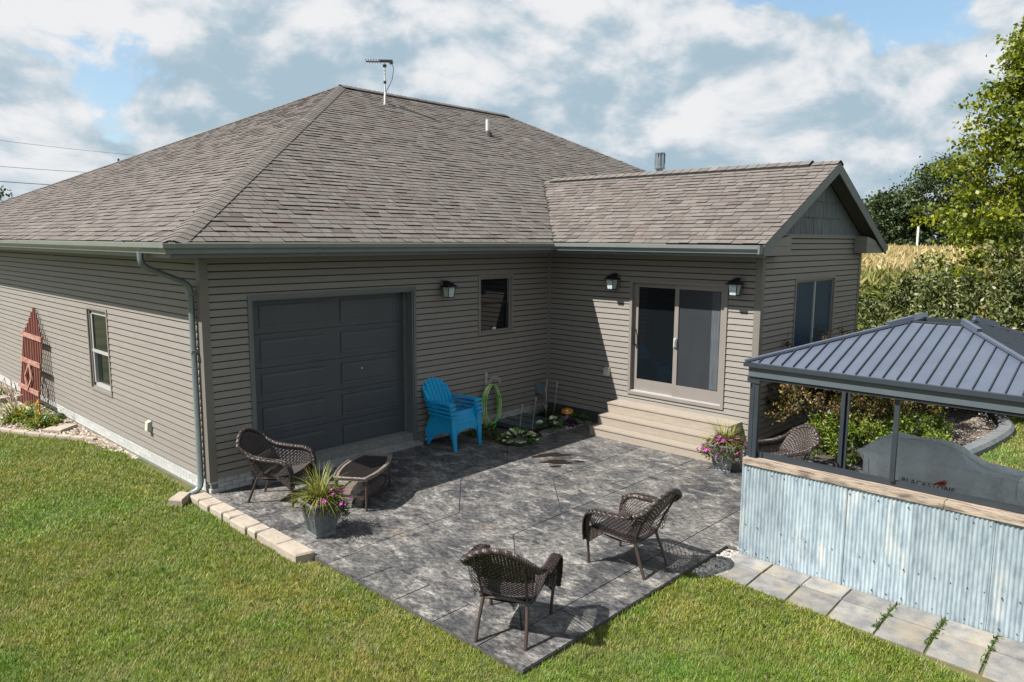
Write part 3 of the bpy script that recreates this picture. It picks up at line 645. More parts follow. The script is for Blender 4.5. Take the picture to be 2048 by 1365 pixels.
P0 = (A_, -WL); s0, s1, z0, z1 = 1.29, 3.10, 1.25, 2.84; md = (s0+s1)/2
w = window(P0, D0, N0, s0, s1, z0, z1, [(s0+.08, md-.02, z0+.08, z1-.08, -.03), (md+.02, s1-.08, z0+.08, z1-.08, -.03)], depth=.05, gl='glass2', label='twin window with blue screens in the gable wall')
bars(w, P0, D0, N0, [(md-.022, md+.022, z0+.08, z1-.08, -.03, .005)], 'alum')
# sliding door
P0, D0, N0 = (A_, 0), (0, -1), (-1, 0); s0, s1, z0, z1 = 1.967, 3.897, .662, 2.773; md = 2.915
sd = empty('sliding_door'); sd.parent = house
f = MB(); ring(f, P0, D0, N0, s0, s1, z0, z1, .055, -.10, .035); f.build('frame', 'frame', sd)
f = MB(); piece(f, P0, D0, N0, s0+.055, s1-.055, z0+.055, z0+.075, -.10, .02); f.build('track', 'alum', sd)
def leaf(a, b, o, gl, m, bot=.21, side=.085, top=.08):
    f = MB(); c, e = z0+.075, z1-.055
    for (q, r, s_, t) in ((a, a+side, c, e), (b-side, b, c, e), (a+side, b-side, c, c+bot), (a+side, b-side, e-top, e)): piece(f, P0, D0, N0, q, r, s_, t, o-.04, o)
    f.build('door_leaf', m, sd)
    f = MB(); piece(f, P0, D0, N0, a+side, b-side, c+bot, e-top, o-.028, o-.018); f.build('pane', gl, sd)
leaf(s0+.056, md+.03, -.05, 'glass', 'frame'); leaf(md-.02, s1-.056, .0, 'screen', 'frame', side=.075)
f = MB(); piece(f, P0, D0, N0, s1-.30, s1-.15, z0+.3, z1-.15, -.0175, -.0165); f.build('curtain', 'curtain', sd)
f = MB(); f.tube([(A_+.05-.001, -s0-.10, 1.58), (A_-.01, -s0-.10, 1.6), (A_-.025, -s0-.10, 1.72), (A_-.01, -s0-.10, 1.84), (A_+.05, -s0-.10, 1.86)], .013); f.build('handle', 'black', sd)
f = MB(); piece(f, P0, D0, N0, md-.01, md+.045, 1.62, 1.78, .0, .03); piece(f, P0, D0, N0, md+.004, md+.03, 1.64, 1.76, .03, .05); f.build('latch', 'ltgrey', sd)
# garage door
P0, D0, N0 = (0, 0), (1, 0), (0, -1); s0, s1, z1 = .628, 3.594, 2.682
gd = empty('garage_door'); gd.parent = house
f = MB(); piece(f, P0, D0, N0, s0, s0+.05, .04, z1, -.02, .03); piece(f, P0, D0, N0, s1-.05, s1, .04, z1, -.02, .03); piece(f, P0, D0, N0, s0+.05, s1-.05, z1-.05, z1, -.02, .03); f.build('casing', 'trim', gd)
f = MB(); piece(f, P0, D0, N0, s0+.05, s0+.075, .06, z1-.05, -.25, .012); piece(f, P0, D0, N0, s1-.075, s1-.05, .06, z1-.05, -.25, .012); piece(f, P0, D0, N0, s0+.075, s1-.075, z1-.075, z1-.05, -.25, .012); f.build('jamb', 'trim', gd)
f = MB(); piece(f, P0, D0, N0, s0+.075, s0+.11, .06, z1-.075, -.205, -.165); piece(f, P0, D0, N0, s1-.11, s1-.075, .06, z1-.075, -.205, -.165); f.build('weather_seal', 'ltgrey2' if 'ltgrey2' in MT else 'trim', gd)
da, db = s0+.076, s1-.076; dz0, dz1 = .105, z1-.078; sh = (dz1-dz0)/5
for i in range(5):
    c = dz0+i*sh; f = MB(); piece(f, P0, D0, N0, da, db, c+.003, c+sh-.003, -.25, -.21); sec = f.build('door_panel', 'door', gd)
    for (a, b) in ((da+.20, (da+db)/2-.15), ((da+db)/2+.15, db-.20)):
        f = MB(); vs = []; z_a, z_b = c+.085, c+sh-.085
        rr = [(0, .0), (.008, -.003), (.03, -.003), (.05, .0)]
        for (ins, off) in rr:
            for (s_, z_) in ((a+ins, z_a+ins), (b-ins, z_a+ins), (b-ins, z_b-ins), (a+ins, z_b-ins)): vs.append(wallpts(P0, D0, s_, z_, -.2095+off+.0105, N0))
        fs = [(j*4+k, j*4+(k+1) % 4, (j+1)*4+(k+1) % 4, (j+1)*4+k) for j in range(3) for k in range(4)]+[(12, 13, 14, 15)]
        f.add(vs, fs).build('raised_panel', 'door', sec)
f = MB(); f.tube([(s1-.95, .198, 1.40), (s1-.95, .212, 1.40)], .016); f.build('lock', 'alum', gd)
mb = MB(); mb.add([(s0-.02, -.16, -.02), (s1+.02, -.16, -.02), (s1+.02, -.16, .035), (s0-.02, -.16, .035), (s0+.03, .26, .10), (s1-.03, .26, .10), (s1-.03, .26, -.02), (s0+.03, .26, -.02), (s0+.0, -.002, .06), (s1-.0, -.002, .06)],
       [(0, 1, 2, 3), (3, 2, 9, 8), (8, 9, 5, 4), (0, 3, 8, 4, 7), (1, 6, 5, 9, 2)]); mb.build('garage_sill', 'sill', house)
# roof fittings
def front_z(x, y): return EZ+(y+OV)*S1
mb = MB(); zb = front_z(0, 4.71); mb.tube([(9.93, 4.71, zb-.1), (9.93, 4.71, zb+.40)], .052, n=14); mb.build('vent_pipe', 'pipe', roof, smooth=True)
vp = roof.children[-1]; mb = MB(); mb.tube([(9.93, 4.68, zb-.06), (9.93, 4.69, zb+.05), (9.93, 4.71, zb+.10)], [.12, .09, .058], n=12); mb.build('pipe_boot', 'rubber', vp)
fx, fy = 18.3, 4.7; zb = 5.0
mb = MB(); mb.tube([(fx, fy, 3.4), (fx, fy, zb+.95)], .13, n=16); mb.build('flue', 'steel', roof, smooth=True); fl = roof.children[-1]
mb = MB(); mb.tube([(fx, fy, zb+.93), (fx, fy, zb+1.0)], .19, n=16); mb.tube([(fx, fy, zb+1.44), (fx, fy, zb+1.47)], .18, n=16)
for k in range(12):
    an = k*math.pi/6; mb.bar((fx+.165*math.cos(an), fy+.165*math.sin(an), zb+1.0), (fx+.165*math.cos(an), fy+.165*math.sin(an), zb+1.44), .035, .01)
mb.tube([(fx, fy, zb+1.0), (fx, fy, zb+1.44)], .09, n=12); mb.build('flue_cap', 'steel', fl)
#==GROUND
# ================================================================== GROUND
def gz(x, y): return -.062
g = MB(); g.add([(-900, -900, -.12), (3000, -900, -.12), (3000, 3000, -.12), (-900, 3000, -.12)], [(0, 1, 2, 3)]); g.build('ground', 'far', kind='structure')
g = MB(); g.add([(-40, -25, -.05), (30, -25, -.05), (30, 60, -.05), (-40, 60, -.05)], [(0, 1, 2, 3)]); g.build('lawn', 'lawn', kind='structure')
# patio
patio = empty('patio'); patio['kind'] = 'structure'
mb = MB(); mb.prism([(-.1, -5.9), (3.38, -5.9), (3.38, -9.6), (7.6, -9.6), (7.6, -4.45), (7.0, -4.45), (7.0, -1.25), (4.55, -1.25), (4.55, -.0), (-.1, -.0)], -.30, -.012); mb.build('joint_bed', 'jointb', patio)
def inset(poly, d):
    n = len(poly); out = []
    area = sum(poly[i][0]*poly[(i+1) % n][1]-poly[(i+1) % n][0]*poly[i][1] for i in range(n))
    if area < 0: poly = poly[::-1]
    for i in range(n):
        p, q, r = Vector(poly[i-1]), Vector(poly[i]), Vector(poly[(i+1) % n])
        a = (q-p).normalized(); b = (r-q).normalized(); na = Vector((-a.y, a.x)); nb = Vector((-b.y, b.x))
        k = (na+nb); k = k/(max(.3, k.dot(na))); out.append((q.x+k.x*d, q.y+k.y*d))
    return out
def panel(poly, d=.0065): MB().prism(inset([tuple(p) for p in poly], d), -.011, 0).build('concrete_panel', 'patio', patio)
yl = [0, -.66, -1.25, -1.84, -2.43, -3.02, -3.59, -4.2, -4.78, -5.37]
for a, b in zip(yl, yl[1:]): panel([(-.1, a), (.35, a), (.35, b), (-.1, b)])
panel([(-.1, -5.37), (.35, -5.37), (.35, -5.9), (-.1, -5.9)])
xl = [.35, .88, 1.42, 2.0, 2.58, 3.38]
for a, b in zip(xl, xl[1:]): panel([(a, -5.47), (b, -5.47), (b, -5.9), (a, -5.9)])
panel([(1.9, -2.94), (1.88, -3.92), (2.8, -3.9), (3.81, -2.89), (3.84, -1.92), (2.86, -1.93)])
panel([(.35, -2.95), (1.9, -2.94), (2.86, -1.93), (.35, -1.93)])
panel([(.35, -1.93), (2.86, -1.93), (3.84, -1.92), (4.55, -1.25), (4.55, -.002), (.35, -.002)])
panel([(3.84, -1.92), (3.81, -2.89), (6.98, -2.88), (6.98, -1.25), (4.55, -1.25)])
panel([(3.81, -2.89), (2.8, -3.9), (6.98, -3.9), (6.98, -2.88)])
panel([(.35, -2.95), (1.9, -2.94), (1.88, -3.92), (.35, -5.47)])
panel([(.35, -5.47), (1.88, -3.92), (2.8, -3.9), (7.6, -3.9), (7.6, -4.47+.0), (7.6, -5.47)])
panel([(3.38, -5.47), (7.6, -5.47), (7.6, -7.5), (3.38, -7.5)]); panel([(3.38, -7.5), (7.6, -7.5), (7.6, -9.6), (3.38, -9.6)])
def blob(cx, cy, rx, ry, rot, name, lab, seed, wob=.25):
    rr = random.Random(seed); ph = [rr.uniform(0, 6.28) for _ in range(4)]; n = 26; P = []
    for i in range(n):
        t = 2*math.pi*i/n; r = 1+wob*(math.sin(2*t+ph[0])*.5+math.sin(3*t+ph[1])*.5+math.sin(5*t+ph[2])*.3)
        x = math.cos(t)*rx*r; y = math.sin(t)*ry*r; P.append((cx+x*math.cos(rot)-y*math.sin(rot), cy+x*math.sin(rot)+y*math.cos(rot)))
    MB().prism(P, .0005, .0025).build(name, 'stain', loc=(cx, cy, 0), label=lab, cat='stain')
blob(4.68, -2.12, .25, .13, -.62, 'wet_stain', 'largest dark wet stain on the patio near the hostas', 3, .45)
blob(4.45, -2.42, .24, .11, -.66, 'wet_stain', 'second long dark wet stain, just nearer than the largest one', 5, .40)
blob(4.26, -2.56, .09, .055, -.6, 'wet_stain', 'small oval wet stain nearest the wicker chairs', 8)
blob(4.72, -2.66, .075, .055, -.6, 'wet_stain', 'small round wet stain on the step side of the others', 9)
# edging stones along the patio
edg = empty('stone_edging', (-.2, -1.4, 0), label='row of tan split stones edging the patio beside the lawn', cat='edging')
ys = [.02, -.27, -.57, -.93, -1.15, -1.58, -1.80, -2.30, -2.76]
for i, (a, b) in enumerate(zip(ys, ys[1:])):
    o = -.085+random.uniform(-.01, .01); k = random.uniform(-.03, .03); wi = .205+random.uniform(-.02, .02)
    pl = [(o, a-.006), (o-wi*.15, a-.004), (o-wi, a+k-.012), (o-wi, b+k+.03), (o-wi*.2, b+.006), (o, b+.012)]
    pl = [(x+.2, y+1.4) for x, y in pl]; MB().prism(pl, -.07, .052+random.uniform(-.006, .006), bev=.018).build('stone', 'stone', edg)
cs, sn = math.cos(.75), math.sin(.75)
pl = [(-.14, -.09), (.12, -.10), (.16, .07), (-.11, .10)]; pl = [(x*cs-y*sn, x*sn+y*cs) for x, y in pl]
o = MB().prism(pl, -.01, .105, bev=.018).build('loose_stone', 'stone', label='loose tan stone lying under the downspout outlet', cat='stone'); o.location = (-.40, .06, -.04); o.rotation_euler = (.06, -.05, 0)
# pavers along the steel wall
path = empty('paver_path'); path['kind'] = 'structure'
r1 = [-6.05, -6.47, -6.89, -7.30, -7.73, -8.15, -8.57, -9.0, -9.42]
for i, (a, b) in enumerate(zip(r1, r1[1:])):
    j = lambda: random.uniform(-.008, .008); dx = -.016*i
    MB().prism([(3.335, a-.006), (3.07+dx*.6+j(), a-.006+j()), (3.07+dx*.6+j(), b+.006), (3.335, b+.006)], -.07, -.03+j()*.6, bev=.006).build('paver', 'paver', path)
    q = .02*i
    MB().prism([(3.055+dx*.6+j(), a-.008), (2.67+dx*1.6, a-.03+j()), (2.67+dx*1.6-.01, b-.01), (3.055+dx*.6, b+.008)], -.075, -.035+j()*.6, bev=.006).build('paver', 'paver', path)
# ================================================================== STEPS
st = empty('patio_steps', (A_-.45, -3.0, 0), label='tan composite steps with three treads below the sliding door', cat='steps')
SX = [(A_-.899, .0, .162), (A_-.651, .162, .334), (A_-.372, .334, .516)]; y0, y1 = -4.231, -1.781
for i, (x0, za, zb) in enumerate(SX):
    x1 = SX[i+1][0] if i < 2 else A_-.02; L3 = lambda x: x-(A_-.45); M3 = lambda y: y+3.0
    MB().box(L3(x0), L3(x0+.02), M3(y0), M3(y1), za+.004, zb-.026).build('riser', 'deck', st)
    MB().box(L3(x0-.014), L3(x1+.018), M3(y0-.008), M3(y1+.008), zb-.024, zb).build('tread', 'deck', st)
    MB().box(L3(x0+.02), L3(A_-.025), M3(y0), M3(y0+.02), za+.004, zb-.026).build('side_board', 'deck', st); MB().box(L3(x0+.02), L3(A_-.025), M3(y1-.02), M3(y1), za+.004, zb-.026).build('side_board', 'deck', st)
# ================================================================== WALL FIXTURES
def lantern(loc, rz, label):
    t = empty('wall_lantern', loc, rz, label, 'lantern', 'wall lanterns')     # local: wall at y=0, outward -y
    MB().box(-.055, .055, -.028, -.018, -.16, .12).build('backplate', 'frame', t)
    m = MB(); m.box(-.03, .03, -.10, -.028, .06, .11); m.box(-.022, .022, -.17, -.10, .075, .105); m.build('arm', 'black', t)
    m = MB(); q = lambda h, z: [(-h, -.16-h, z), (h, -.16-h, z), (h, -.16+h, z), (-h, -.16+h, z)]
    m.add(q(.115, -.0)+q(.105, .018)+q(.045, .072)+q(.02, .085), [(3, 2, 1, 0)]+[(j*4+k, j*4+(k+1) % 4, j*4+4+(k+1) % 4, j*4+4+k) for j in range(3) for k in range(4)]+[(12, 13, 14, 15)]); m.build('hood', 'black', t)
    m = MB()
    for a, b in ((-1, -1), (1, -1), (1, 1), (-1, 1)): m.bar((a*.078, -.16+b*.078, 0), (a*.06, -.16+b*.06, -.17), .012, .012)
    h = .062; m.box(-h, h, -.16-h, -.16+h, -.182, -.168); m.build('cage', 'black', t)
    for k in range(4):
        an = k*math.pi/2; R_ = lambda x, y, z: (x*math.cos(an)-y*math.sin(an), -.16+x*math.sin(an)+y*math.cos(an), z)
        m = MB(); m.add([R_(-.070, -.074, -.004), R_(.070, -.074, -.004), R_(.053, -.056, -.167), R_(-.053, -.056, -.167)], [(0, 1, 2, 3)]); m.build('glass_panel', 'frost', t)
    return t
lantern((4.20, -.012, 2.66), 0, 'black lantern between the garage door and the dark window')
lantern((A_-.012, -1.66, 2.76), -math.pi/2, 'black lantern beside the handle side of the sliding door')
lantern((A_-.012, -4.08, 2.78), -math.pi/2, 'black lantern between the sliding door and the gable corner')
def outlet(loc, rz, label, m='offwhite'):
    t = empty('outlet_cover', loc, rz, label, 'outlet cover', 'weatherproof outlet covers')
    MB().box(-.06, .06, -.022, -.012, -.09, .09).build('plate', 'ltgrey', t)
    b = MB(); b.add([(-.055, -.022, -.075), (.055, -.022, -.075), (.055, -.022, .075), (-.055, -.022, .075), (-.05, -.085, -.07), (.05, -.085, -.07), (.05, -.07, .06), (-.05, -.07, .06)],
        [(0, 1, 5, 4), (1, 2, 6, 5), (2, 3, 7, 6), (3, 0, 4, 7), (4, 5, 6, 7)]); b.build('hood', m, t)
outlet((-.004, 2.0, .60), -math.pi/2, 'off white outlet cover low on the sunlit side wall')
outlet((A_-.004, -1.50, 1.01), -math.pi/2, 'off white outlet cover on the shadow edge beside the steps')
vn = empty('wall_vent', (6.72, -.012, .52), 0, 'blue grey hooded vent low by the inside corner', 'vent')
b = MB(); b.add([(-.09, -.005, -.10), (.09, -.005, -.10), (.09, -.005, .12), (-.09, -.005, .12), (-.08, -.14, -.10), (.08, -.14, -.10), (.075, -.05, .11), (-.075, -.05, .11)], [(0, 1, 5, 4), (1, 2, 6, 5), (2, 3, 7, 6), (3, 0, 4, 7), (4, 5, 6, 7)]); b.build('hood', 'bgrey', vn)
MB().box(-.10, .10, -.008, -.002, -.11, .13).build('flange', 'bgrey', vn)
# hose on its hanger
hg = empty('hose_hanger', (5.25, -.01, .90), 0, 'silver wire hose hanger screwed to the garage wall', 'hose hanger')
MB().box(-.025, .025, -.012, -.004, -.12, .12).build('backplate', 'alum', hg)
m = MB()
for r_ in (.13, .175): m.tube([(r_*math.cos(a)+.03, -.20, r_*math.sin(a)-.10) for a in np.linspace(.15, 3.0, 12)], .005, n=5)
pp = [((.13 if i % 2 else .175)*math.cos(a)+.03, -.20, (.13 if i % 2 else .175)*math.sin(a)-.10) for i, a in enumerate(np.linspace(.15, 3.0, 13))]; m.tube(pp, .004, n=5)
for x in (-.02, .08): m.tube([(x*.3, -.01, .02), (x, -.20, .05)], .005, n=5)
m.build('cradle', 'alum', hg)
ho = empty('garden_hose', (5.28, -.13, .45), 0, 'coiled green hose hanging on the silver hanger by the blue chairs', 'hose')
m = MB(); pts = []; rr = random.Random(4)
for c in range(7):
    ax = .225+rr.uniform(-.03, .035); bz = .42+rr.uniform(-.04, .07); dy = rr.uniform(-.06, .05); dx = rr.uniform(-.02, .02)
    for i in range(28):
        a = math.pi/2+2*math.pi*i/28; z = math.sin(a)*bz; z = .38-(bz-z)*1.0; pts.append((dx+math.cos(a)*ax*(1-.12*math.sin(a)), dy+.01*math.sin(3*a), z))
P = [Vector(p) for p in pts]; S_ = [(P[max(i-2, 0)]+P[max(i-1, 0)]+P[i]+P[min(i+1, len(P)-1)]+P[min(i+2, len(P)-1)])/5 for i in range(len(P))]
m.tube(S_, .0115, n=6); m.build('coil', 'hose', ho, smooth=True)
# ================================================================== ROOF THINGS
ax_, ay_ = 7.45, 5.85; az_ = front_z(0, ay_)
an = empty('roof_antenna', (ax_, ay_, az_), 0, 'small television antenna on a thin white mast near the roof peak', 'antenna')
m = MB(); m.tube([(0, 0, -.02), (0, 0, .98)], .022, n=8); m.build('mast', 'pipe', an)
m = MB(); m.tube([(0, 0, .30), (-.16, -.17, -.06)], .016, n=6); m.tube([(0, 0, .30), (.10, .22, .13)], .016, n=6); m.box(-.05, .05, -.05, .05, -.02, .01); m.build('mount', 'pipe', an)
m = MB(); m.tube([(0, 0, .50), (0, 0, .56)], .035, n=8); m.tube([(0, 0, .90), (0, 0, .95)], .05, n=8); m.build('collar', 'black', an)
c_, s_ = math.cos(-.75), math.sin(-.75); B3 = lambda u, w, z: (u*c_-w*s_, u*s_+w*c_, z)
m = MB(); m.bar(B3(-.46, 0, 1.02), B3(.20, 0, 1.02), .03, .03); m.bar(B3(-.12, 0, 1.04), B3(.20, 0, 1.04), .10, .05); m.bar(B3(.12, 0, .99), B3(.2, 0, 1.03), .09, .07); m.build('boom', 'tube', an)
m = MB()
for i in range(6):
    u = -.46+i*.065
    m.tube([B3(u, -.11, 1.06), B3(u+.03, 0, .98), B3(u, .11, 1.06), B3(u-.02, 0, 1.07)], .008, n=5, closed=True)
m.build('element', 'ltgrey', an)
m = MB(); m.tube([B3(.18, 0, 1.0), B3(.22, 0, .85), B3(.18, 0, .6), (.03, .0, .30), (.03, 0, .25)], .008, n=5); m.build('cable', 'black', an)
# ================================================================== WICKER CHAIRS
def strands(mb, S, nu, nv, w, amp, diag=False, both=True, ur=(0, 1), vr=(0, 1), wv=None):
    """woven ribbons following S(u,v)"""
    def nrm(u, v):
        e = 1e-3; a = Vector(S(u+e, v))-Vector(S(u-e, v)); b = Vector(S(u, v+e))-Vector(S(u, v-e)); n = a.cross(b)
        return n.normalized() if n.length > 0 else Vector((0, 0, 1)), a.normalized(), b.normalized()
    def ribbon(pts, ww):
        vs = []
        for (p, n, side, off) in pts:
            vs += [p+n*off-side*ww/2, p+n*(off+amp*.5), p+n*off+side*ww/2]
        k = len(pts); fs = []
        for i in range(k-1): fs += [(3*i, 3*i+1, 3*i+4, 3*i+3), (3*i+1, 3*i+2, 3*i+5, 3*i+4)]
        mb.add(vs, fs)
    if diag:
        for sg in (1, -1):
            for i in range(-nv, nu+nv):
                pts = []
                for j in range(nv*2+1):
                    t = j/(nv*2); u = (i+sg*t*nv+(.5 if sg < 0 else 0)*0)/nu; v = t
                    if sg < 0: u = (i+nv-t*nv)/nu-0
                    if not (-.001 <= u <= 1.001): continue
                    U_ = ur[0]+(ur[1]-ur[0])*min(max(u, 0), 1); V_ = vr[0]+(vr[1]-vr[0])*v
                    n, a, b = nrm(U_, V_); dd = (b+a*sg*.8).normalized(); pts.append((Vector(S(U_, V_)), n, dd.cross(n).normalized(), amp*(1 if (j+(0 if sg > 0 else 1)) % 2 else -1)*.5))
                if len(pts) > 1: ribbon(pts, w)
        return
    for i in range(nu+1):
        pts = []; u = ur[0]+(ur[1]-ur[0])*i/nu
        for j in range(nv+1):
            v = vr[0]+(vr[1]-vr[0])*j/nv; n, a, b = nrm(u, v); pts.append((Vector(S(u, v)), n, a, amp*(1 if (i+j) % 2 else -1)))
        ribbon(pts, w)
    if both:
        for j in range(nv+1):
            pts = []; v = vr[0]+(vr[1]-vr[0])*j/nv
            for i in range(nu+1):
                u = ur[0]+(ur[1]-ur[0])*i/nu; n, a, b = nrm(u, v); pts.append((Vector(S(u, v)), n, b, -amp*(1 if (i+j) % 2 else -1)))
            ribbon(pts, wv or w)
def braid(mb, path, r, k=3, turns=26, n=5, sub=5):
    """a rope-like rim: k cords twisted round the path"""
    P = [Vector(p) for p in path]; D = [0]
    for a, b in zip(P, P[1:]): D.append(D[-1]+(b-a).length)
    L = D[-1]; M_ = int(turns*sub)
    def at(s):
        for i in range(len(P)-1):
            if s <= D[i+1] or i == len(P)-2:
                t = (s-D[i])/max(1e-6, D[i+1]-D[i]); return P[i].lerp(P[i+1], min(1, max(0, t)))
    C_ = [at(L*i/M_) for i in range(M_+1)]
    for q in range(k):
        pts = []; prev = Vector((0, 0, 1))
        for i, c in enumerate(C_):
            d = (C_[min(i+1, M_)]-C_[max(i-1, 0)]).normalized(); x = prev-d*prev.dot(d)
            if x.length < 1e-3: x = d.orthogonal()
            x.normalize(); prev = x; y = d.cross(x); a = 2*math.pi*(i/sub*.5+q/k); pts.append(c+(x*math.cos(a)+y*math.sin(a))*r*.55)
        mb.tube(pts, r*.62, n=n)
def smooth_path(P, sub=5):
    P = [Vector(p) for p in P]; out = []
    for i in range(len(P)-1):
        p0, p1, p2, p3 = P[max(i-1, 0)], P[i], P[i+1], P[min(i+2, len(P)-1)]
        for j in range(sub):
            t = j/sub; out.append(.5*((2*p1)+(p2-p0)*t+(2*p0-5*p1+4*p2-p3)*t*t+(3*p1-p0-3*p2+p3)*t**3))
    return out+[P[-1]]
def wicker_chair(label):
    t = empty('wicker_chair', label=label, cat='wicker chair', group='dark wicker patio armchairs')
    # seat, front is -y
    def seat(u, v): x = (u-.5)*(.54-.06*v); return (x, -.27+.50*v, .415-.045*v-.035*math.sin(math.pi*v)-.02*math.cos((u-.5)*math.pi)+.012)
    m = MB(); n = 12
    vs = [seat(i/n, j/n) for j in range(n+1) for i in range(n+1)]; vs2 = [(x, y, z-.03) for x, y, z in vs]
    fs = [(j*(n+1)+i, j*(n+1)+i+1, (j+1)*(n+1)+i+1, (j+1)*(n+1)+i) for j in range(n) for i in range(n)]
    m.add(vs, fs); m.add(vs2, fs); strands(m, lambda u, v: tuple(Vector(seat(u, v))+Vector((0, 0, .007))), 26, 22, .014, .004, both=True)
    m.build('seat', 'cush', t)
    def back(u, v):
        q = (u-.5)*2; hw = .235+.075*v; H = .53*(1-.26*q*q*v)
        return (q*hw, .20+.31*v-.080*q*q, .385+H*v)
    m = MB(); strands(m, back, 12, 7, .010, .005, diag=True, vr=(0., .36)); m.build('lattice', 'wicker', t)
    m = MB(); strands(m, back, 20, 17, .021, .005, vr=(.34, 1), wv=.019); m.build('backrest', 'wicker', t)
    # rim: top of back, down to arms and round to the front
    top = [back(u, 1) for u in np.linspace(.0, 1, 9)]
    armR = [(.318, .34, .71), (.325, .20, .655), (.335, .0, .635), (.335, -.16, .625), (.33, -.26, .585), (.325, -.305, .50), (.318, -.315, .38), (.305, -.31, .27)]
    tp = back(1, .99); path = [(-x, y, z) for x, y, z in armR[::-1]]+[(-tp[0], tp[1], tp[2]-.0)]+[Vector(p) for p in top[1:-1]]+[tp]+armR
    m = MB(); sp = smooth_path(path, 4); braid(m, sp, .028, 3, 90, 5, 3); m.build('rim', 'wicker', t, smooth=True)
    for sg in (1, -1):
        A = smooth_path([(sg*x, y, z) for x, y, z in armR], 4)
        m = MB(); Q = [Vector((p.x+sg*.028, p.y, p.z+.004)) for p in A[2:]]; nq = len(Q); vs = []
        for i, p in enumerate(Q):
            d = (Q[min(i+1, nq-1)]-Q[max(i-1, 0)]).normalized(); wv_ = Vector((1, 0, 0)); nn = d.cross(wv_).normalized()
            if nn.z < 0 and abs(nn.z) > .3: nn = -nn
            if nn.y > .3: nn = -nn
            for k in range(6):
                a = -math.pi/2+math.pi*k/5; vs.append(p+wv_*math.sin(a)*.045+nn*(math.cos(a)*.016))
        m.add(vs, [(i*6+k, i*6+k+1, (i+1)*6+k+1, (i+1)*6+k) for i in range(nq-1) for k in range(5)])
        def band(u, v):
            i = min(int(v*(nq-1)), nq-2); f = v*(nq-1)-i; p = Q[i].lerp(Q[i+1], f); d = (Q[i+1]-Q[i]).normalized(); nn = d.cross(Vector((1, 0, 0))).normalized()
            if nn.z < 0 and abs(nn.z) > .3: nn = -nn
            if nn.y > .3: nn = -nn
            a = (u-.5)*math.pi; return tuple(p+Vector((1, 0, 0))*math.sin(a)*.047+nn*(math.cos(a)*.018+.002))
        strands(m, band, 6, 34, .012, .003); m.build('armrest', 'wicker', t)
        def sidep(u, v):   # u along arm back->front, v rim -> seat edge
            i = min(int(u*20), 19); k = u*20-i; N_ = len(A)-9; idx = u*(N_-1); i = min(int(idx), N_-2); p = A[i].lerp(A[i+1], idx-i)
            b = Vector((sg*(.265), p.y*.86-.02, .40-.03*(1-u))); return tuple(p.lerp(b, v))
        m = MB(); strands(m, sidep, 16, 6, .008, .004, diag=True); m.build('side_lattice', 'wicker', t)
        # skirt panel by the front leg
        def skirt(u, v): return (sg*.318, -.305+.24*u*max(0, 1-v)**1.3, .41-.19*v)
        m = MB(); strands(m, skirt, 7, 8, .022, .003); m.build('side_skirt', 'wicker', t)
        m = MB(); m.tube([(sg*.318, -.30, .60), (sg*.316, -.305, .3), (sg*.295, -.30, .06), (sg*.297, -.302, 0)], [.014, .016, .015, .019], n=8); m.build('leg', 'tube', t, smooth=True)
        m = MB(); m.tube(smooth_path([(sg*.225, .37, .0), (sg*.218, .30, .17), (sg*.20, .225, .355)], 3), [.017]*7, n=8); m.build('leg', 'tube', t, smooth=True)
        q = back(.5+sg*.34, .93); q1 = back(.5+sg*.40, .45)
        m = MB(); m.tube([(sg*.20, .225, .35), (q1[0], q1[1]+.03, q1[2]-.03), (q[0], q[1]+.012, q[2])], .012, n=6); m.build('back_support', 'tube', t, smooth=True)
    m = MB(); m.tube([(-.20, .225, .35), (-.1, .235, .365), (0, .24, .37), (.1, .235, .365), (.20, .225, .35)], .014, n=6)
    m.tube([(-.265, -.25, .385), (-.25, .15, .36), (-.20, .225, .35)], .013, n=6); m.tube([(.265, -.25, .385), (.25, .15, .36), (.20, .225, .35)], .013, n=6); m.build('seat_frame', 'tube', t, smooth=True)
    def front(u, v): x = (u-.5)*.62; return (x, -.30+.02*math.sin(math.pi*u), .405-v*(.06+.11*abs(2*u-1)**2.5))
    m = MB(); strands(m, front, 26, 5, .022, .003); m.build('front_skirt', 'wicker', t)
    return t
def put(t, x, y, az, z=0.):   # az: direction the chair faces
    t.location = (x, y, z); t.rotation_euler = (0, 0, az+math.pi/2)
ch = wicker_chair('dark wicker armchair at the front patio corner with its back to the lawn')
put(ch, .36, -5.34, math.atan2(.3, .575))
for (x, y, a, lab) in ((2.19, -5.33, math.pi/2, 'dark wicker armchair in mid patio, facing the house, nearest the steel wall'),
        (.58, -.86, math.atan2(-.83, .56), 'dark wicker armchair standing against the garage wall beside the coffee table'),
        (5.50, -5.50, 2.55, 'dark wicker armchair half hidden behind the gazebo post and steel wall')):
    c = copy_tree(ch); c['label'] = lab; put(c, x, y, a)
    if y < -5.4: c.name = 'wicker_chair'
lumb = MB()
def cu(u, v): return ((u-.5)*.36, .15+.10*v, .45+.17*v+.02*math.sin(math.pi*v))
strands(lumb, cu, 16, 12, .02, .005); lu = lumb.build('woven_pad', 'wicker', None, label='small woven lumbar pad propped in the chair by the garage', cat='lumbar pad')
lu.location = (.58, -.86, 0); lu.rotation_euler = (0, 0, math.atan2(-.83, .56)+math.pi/2)
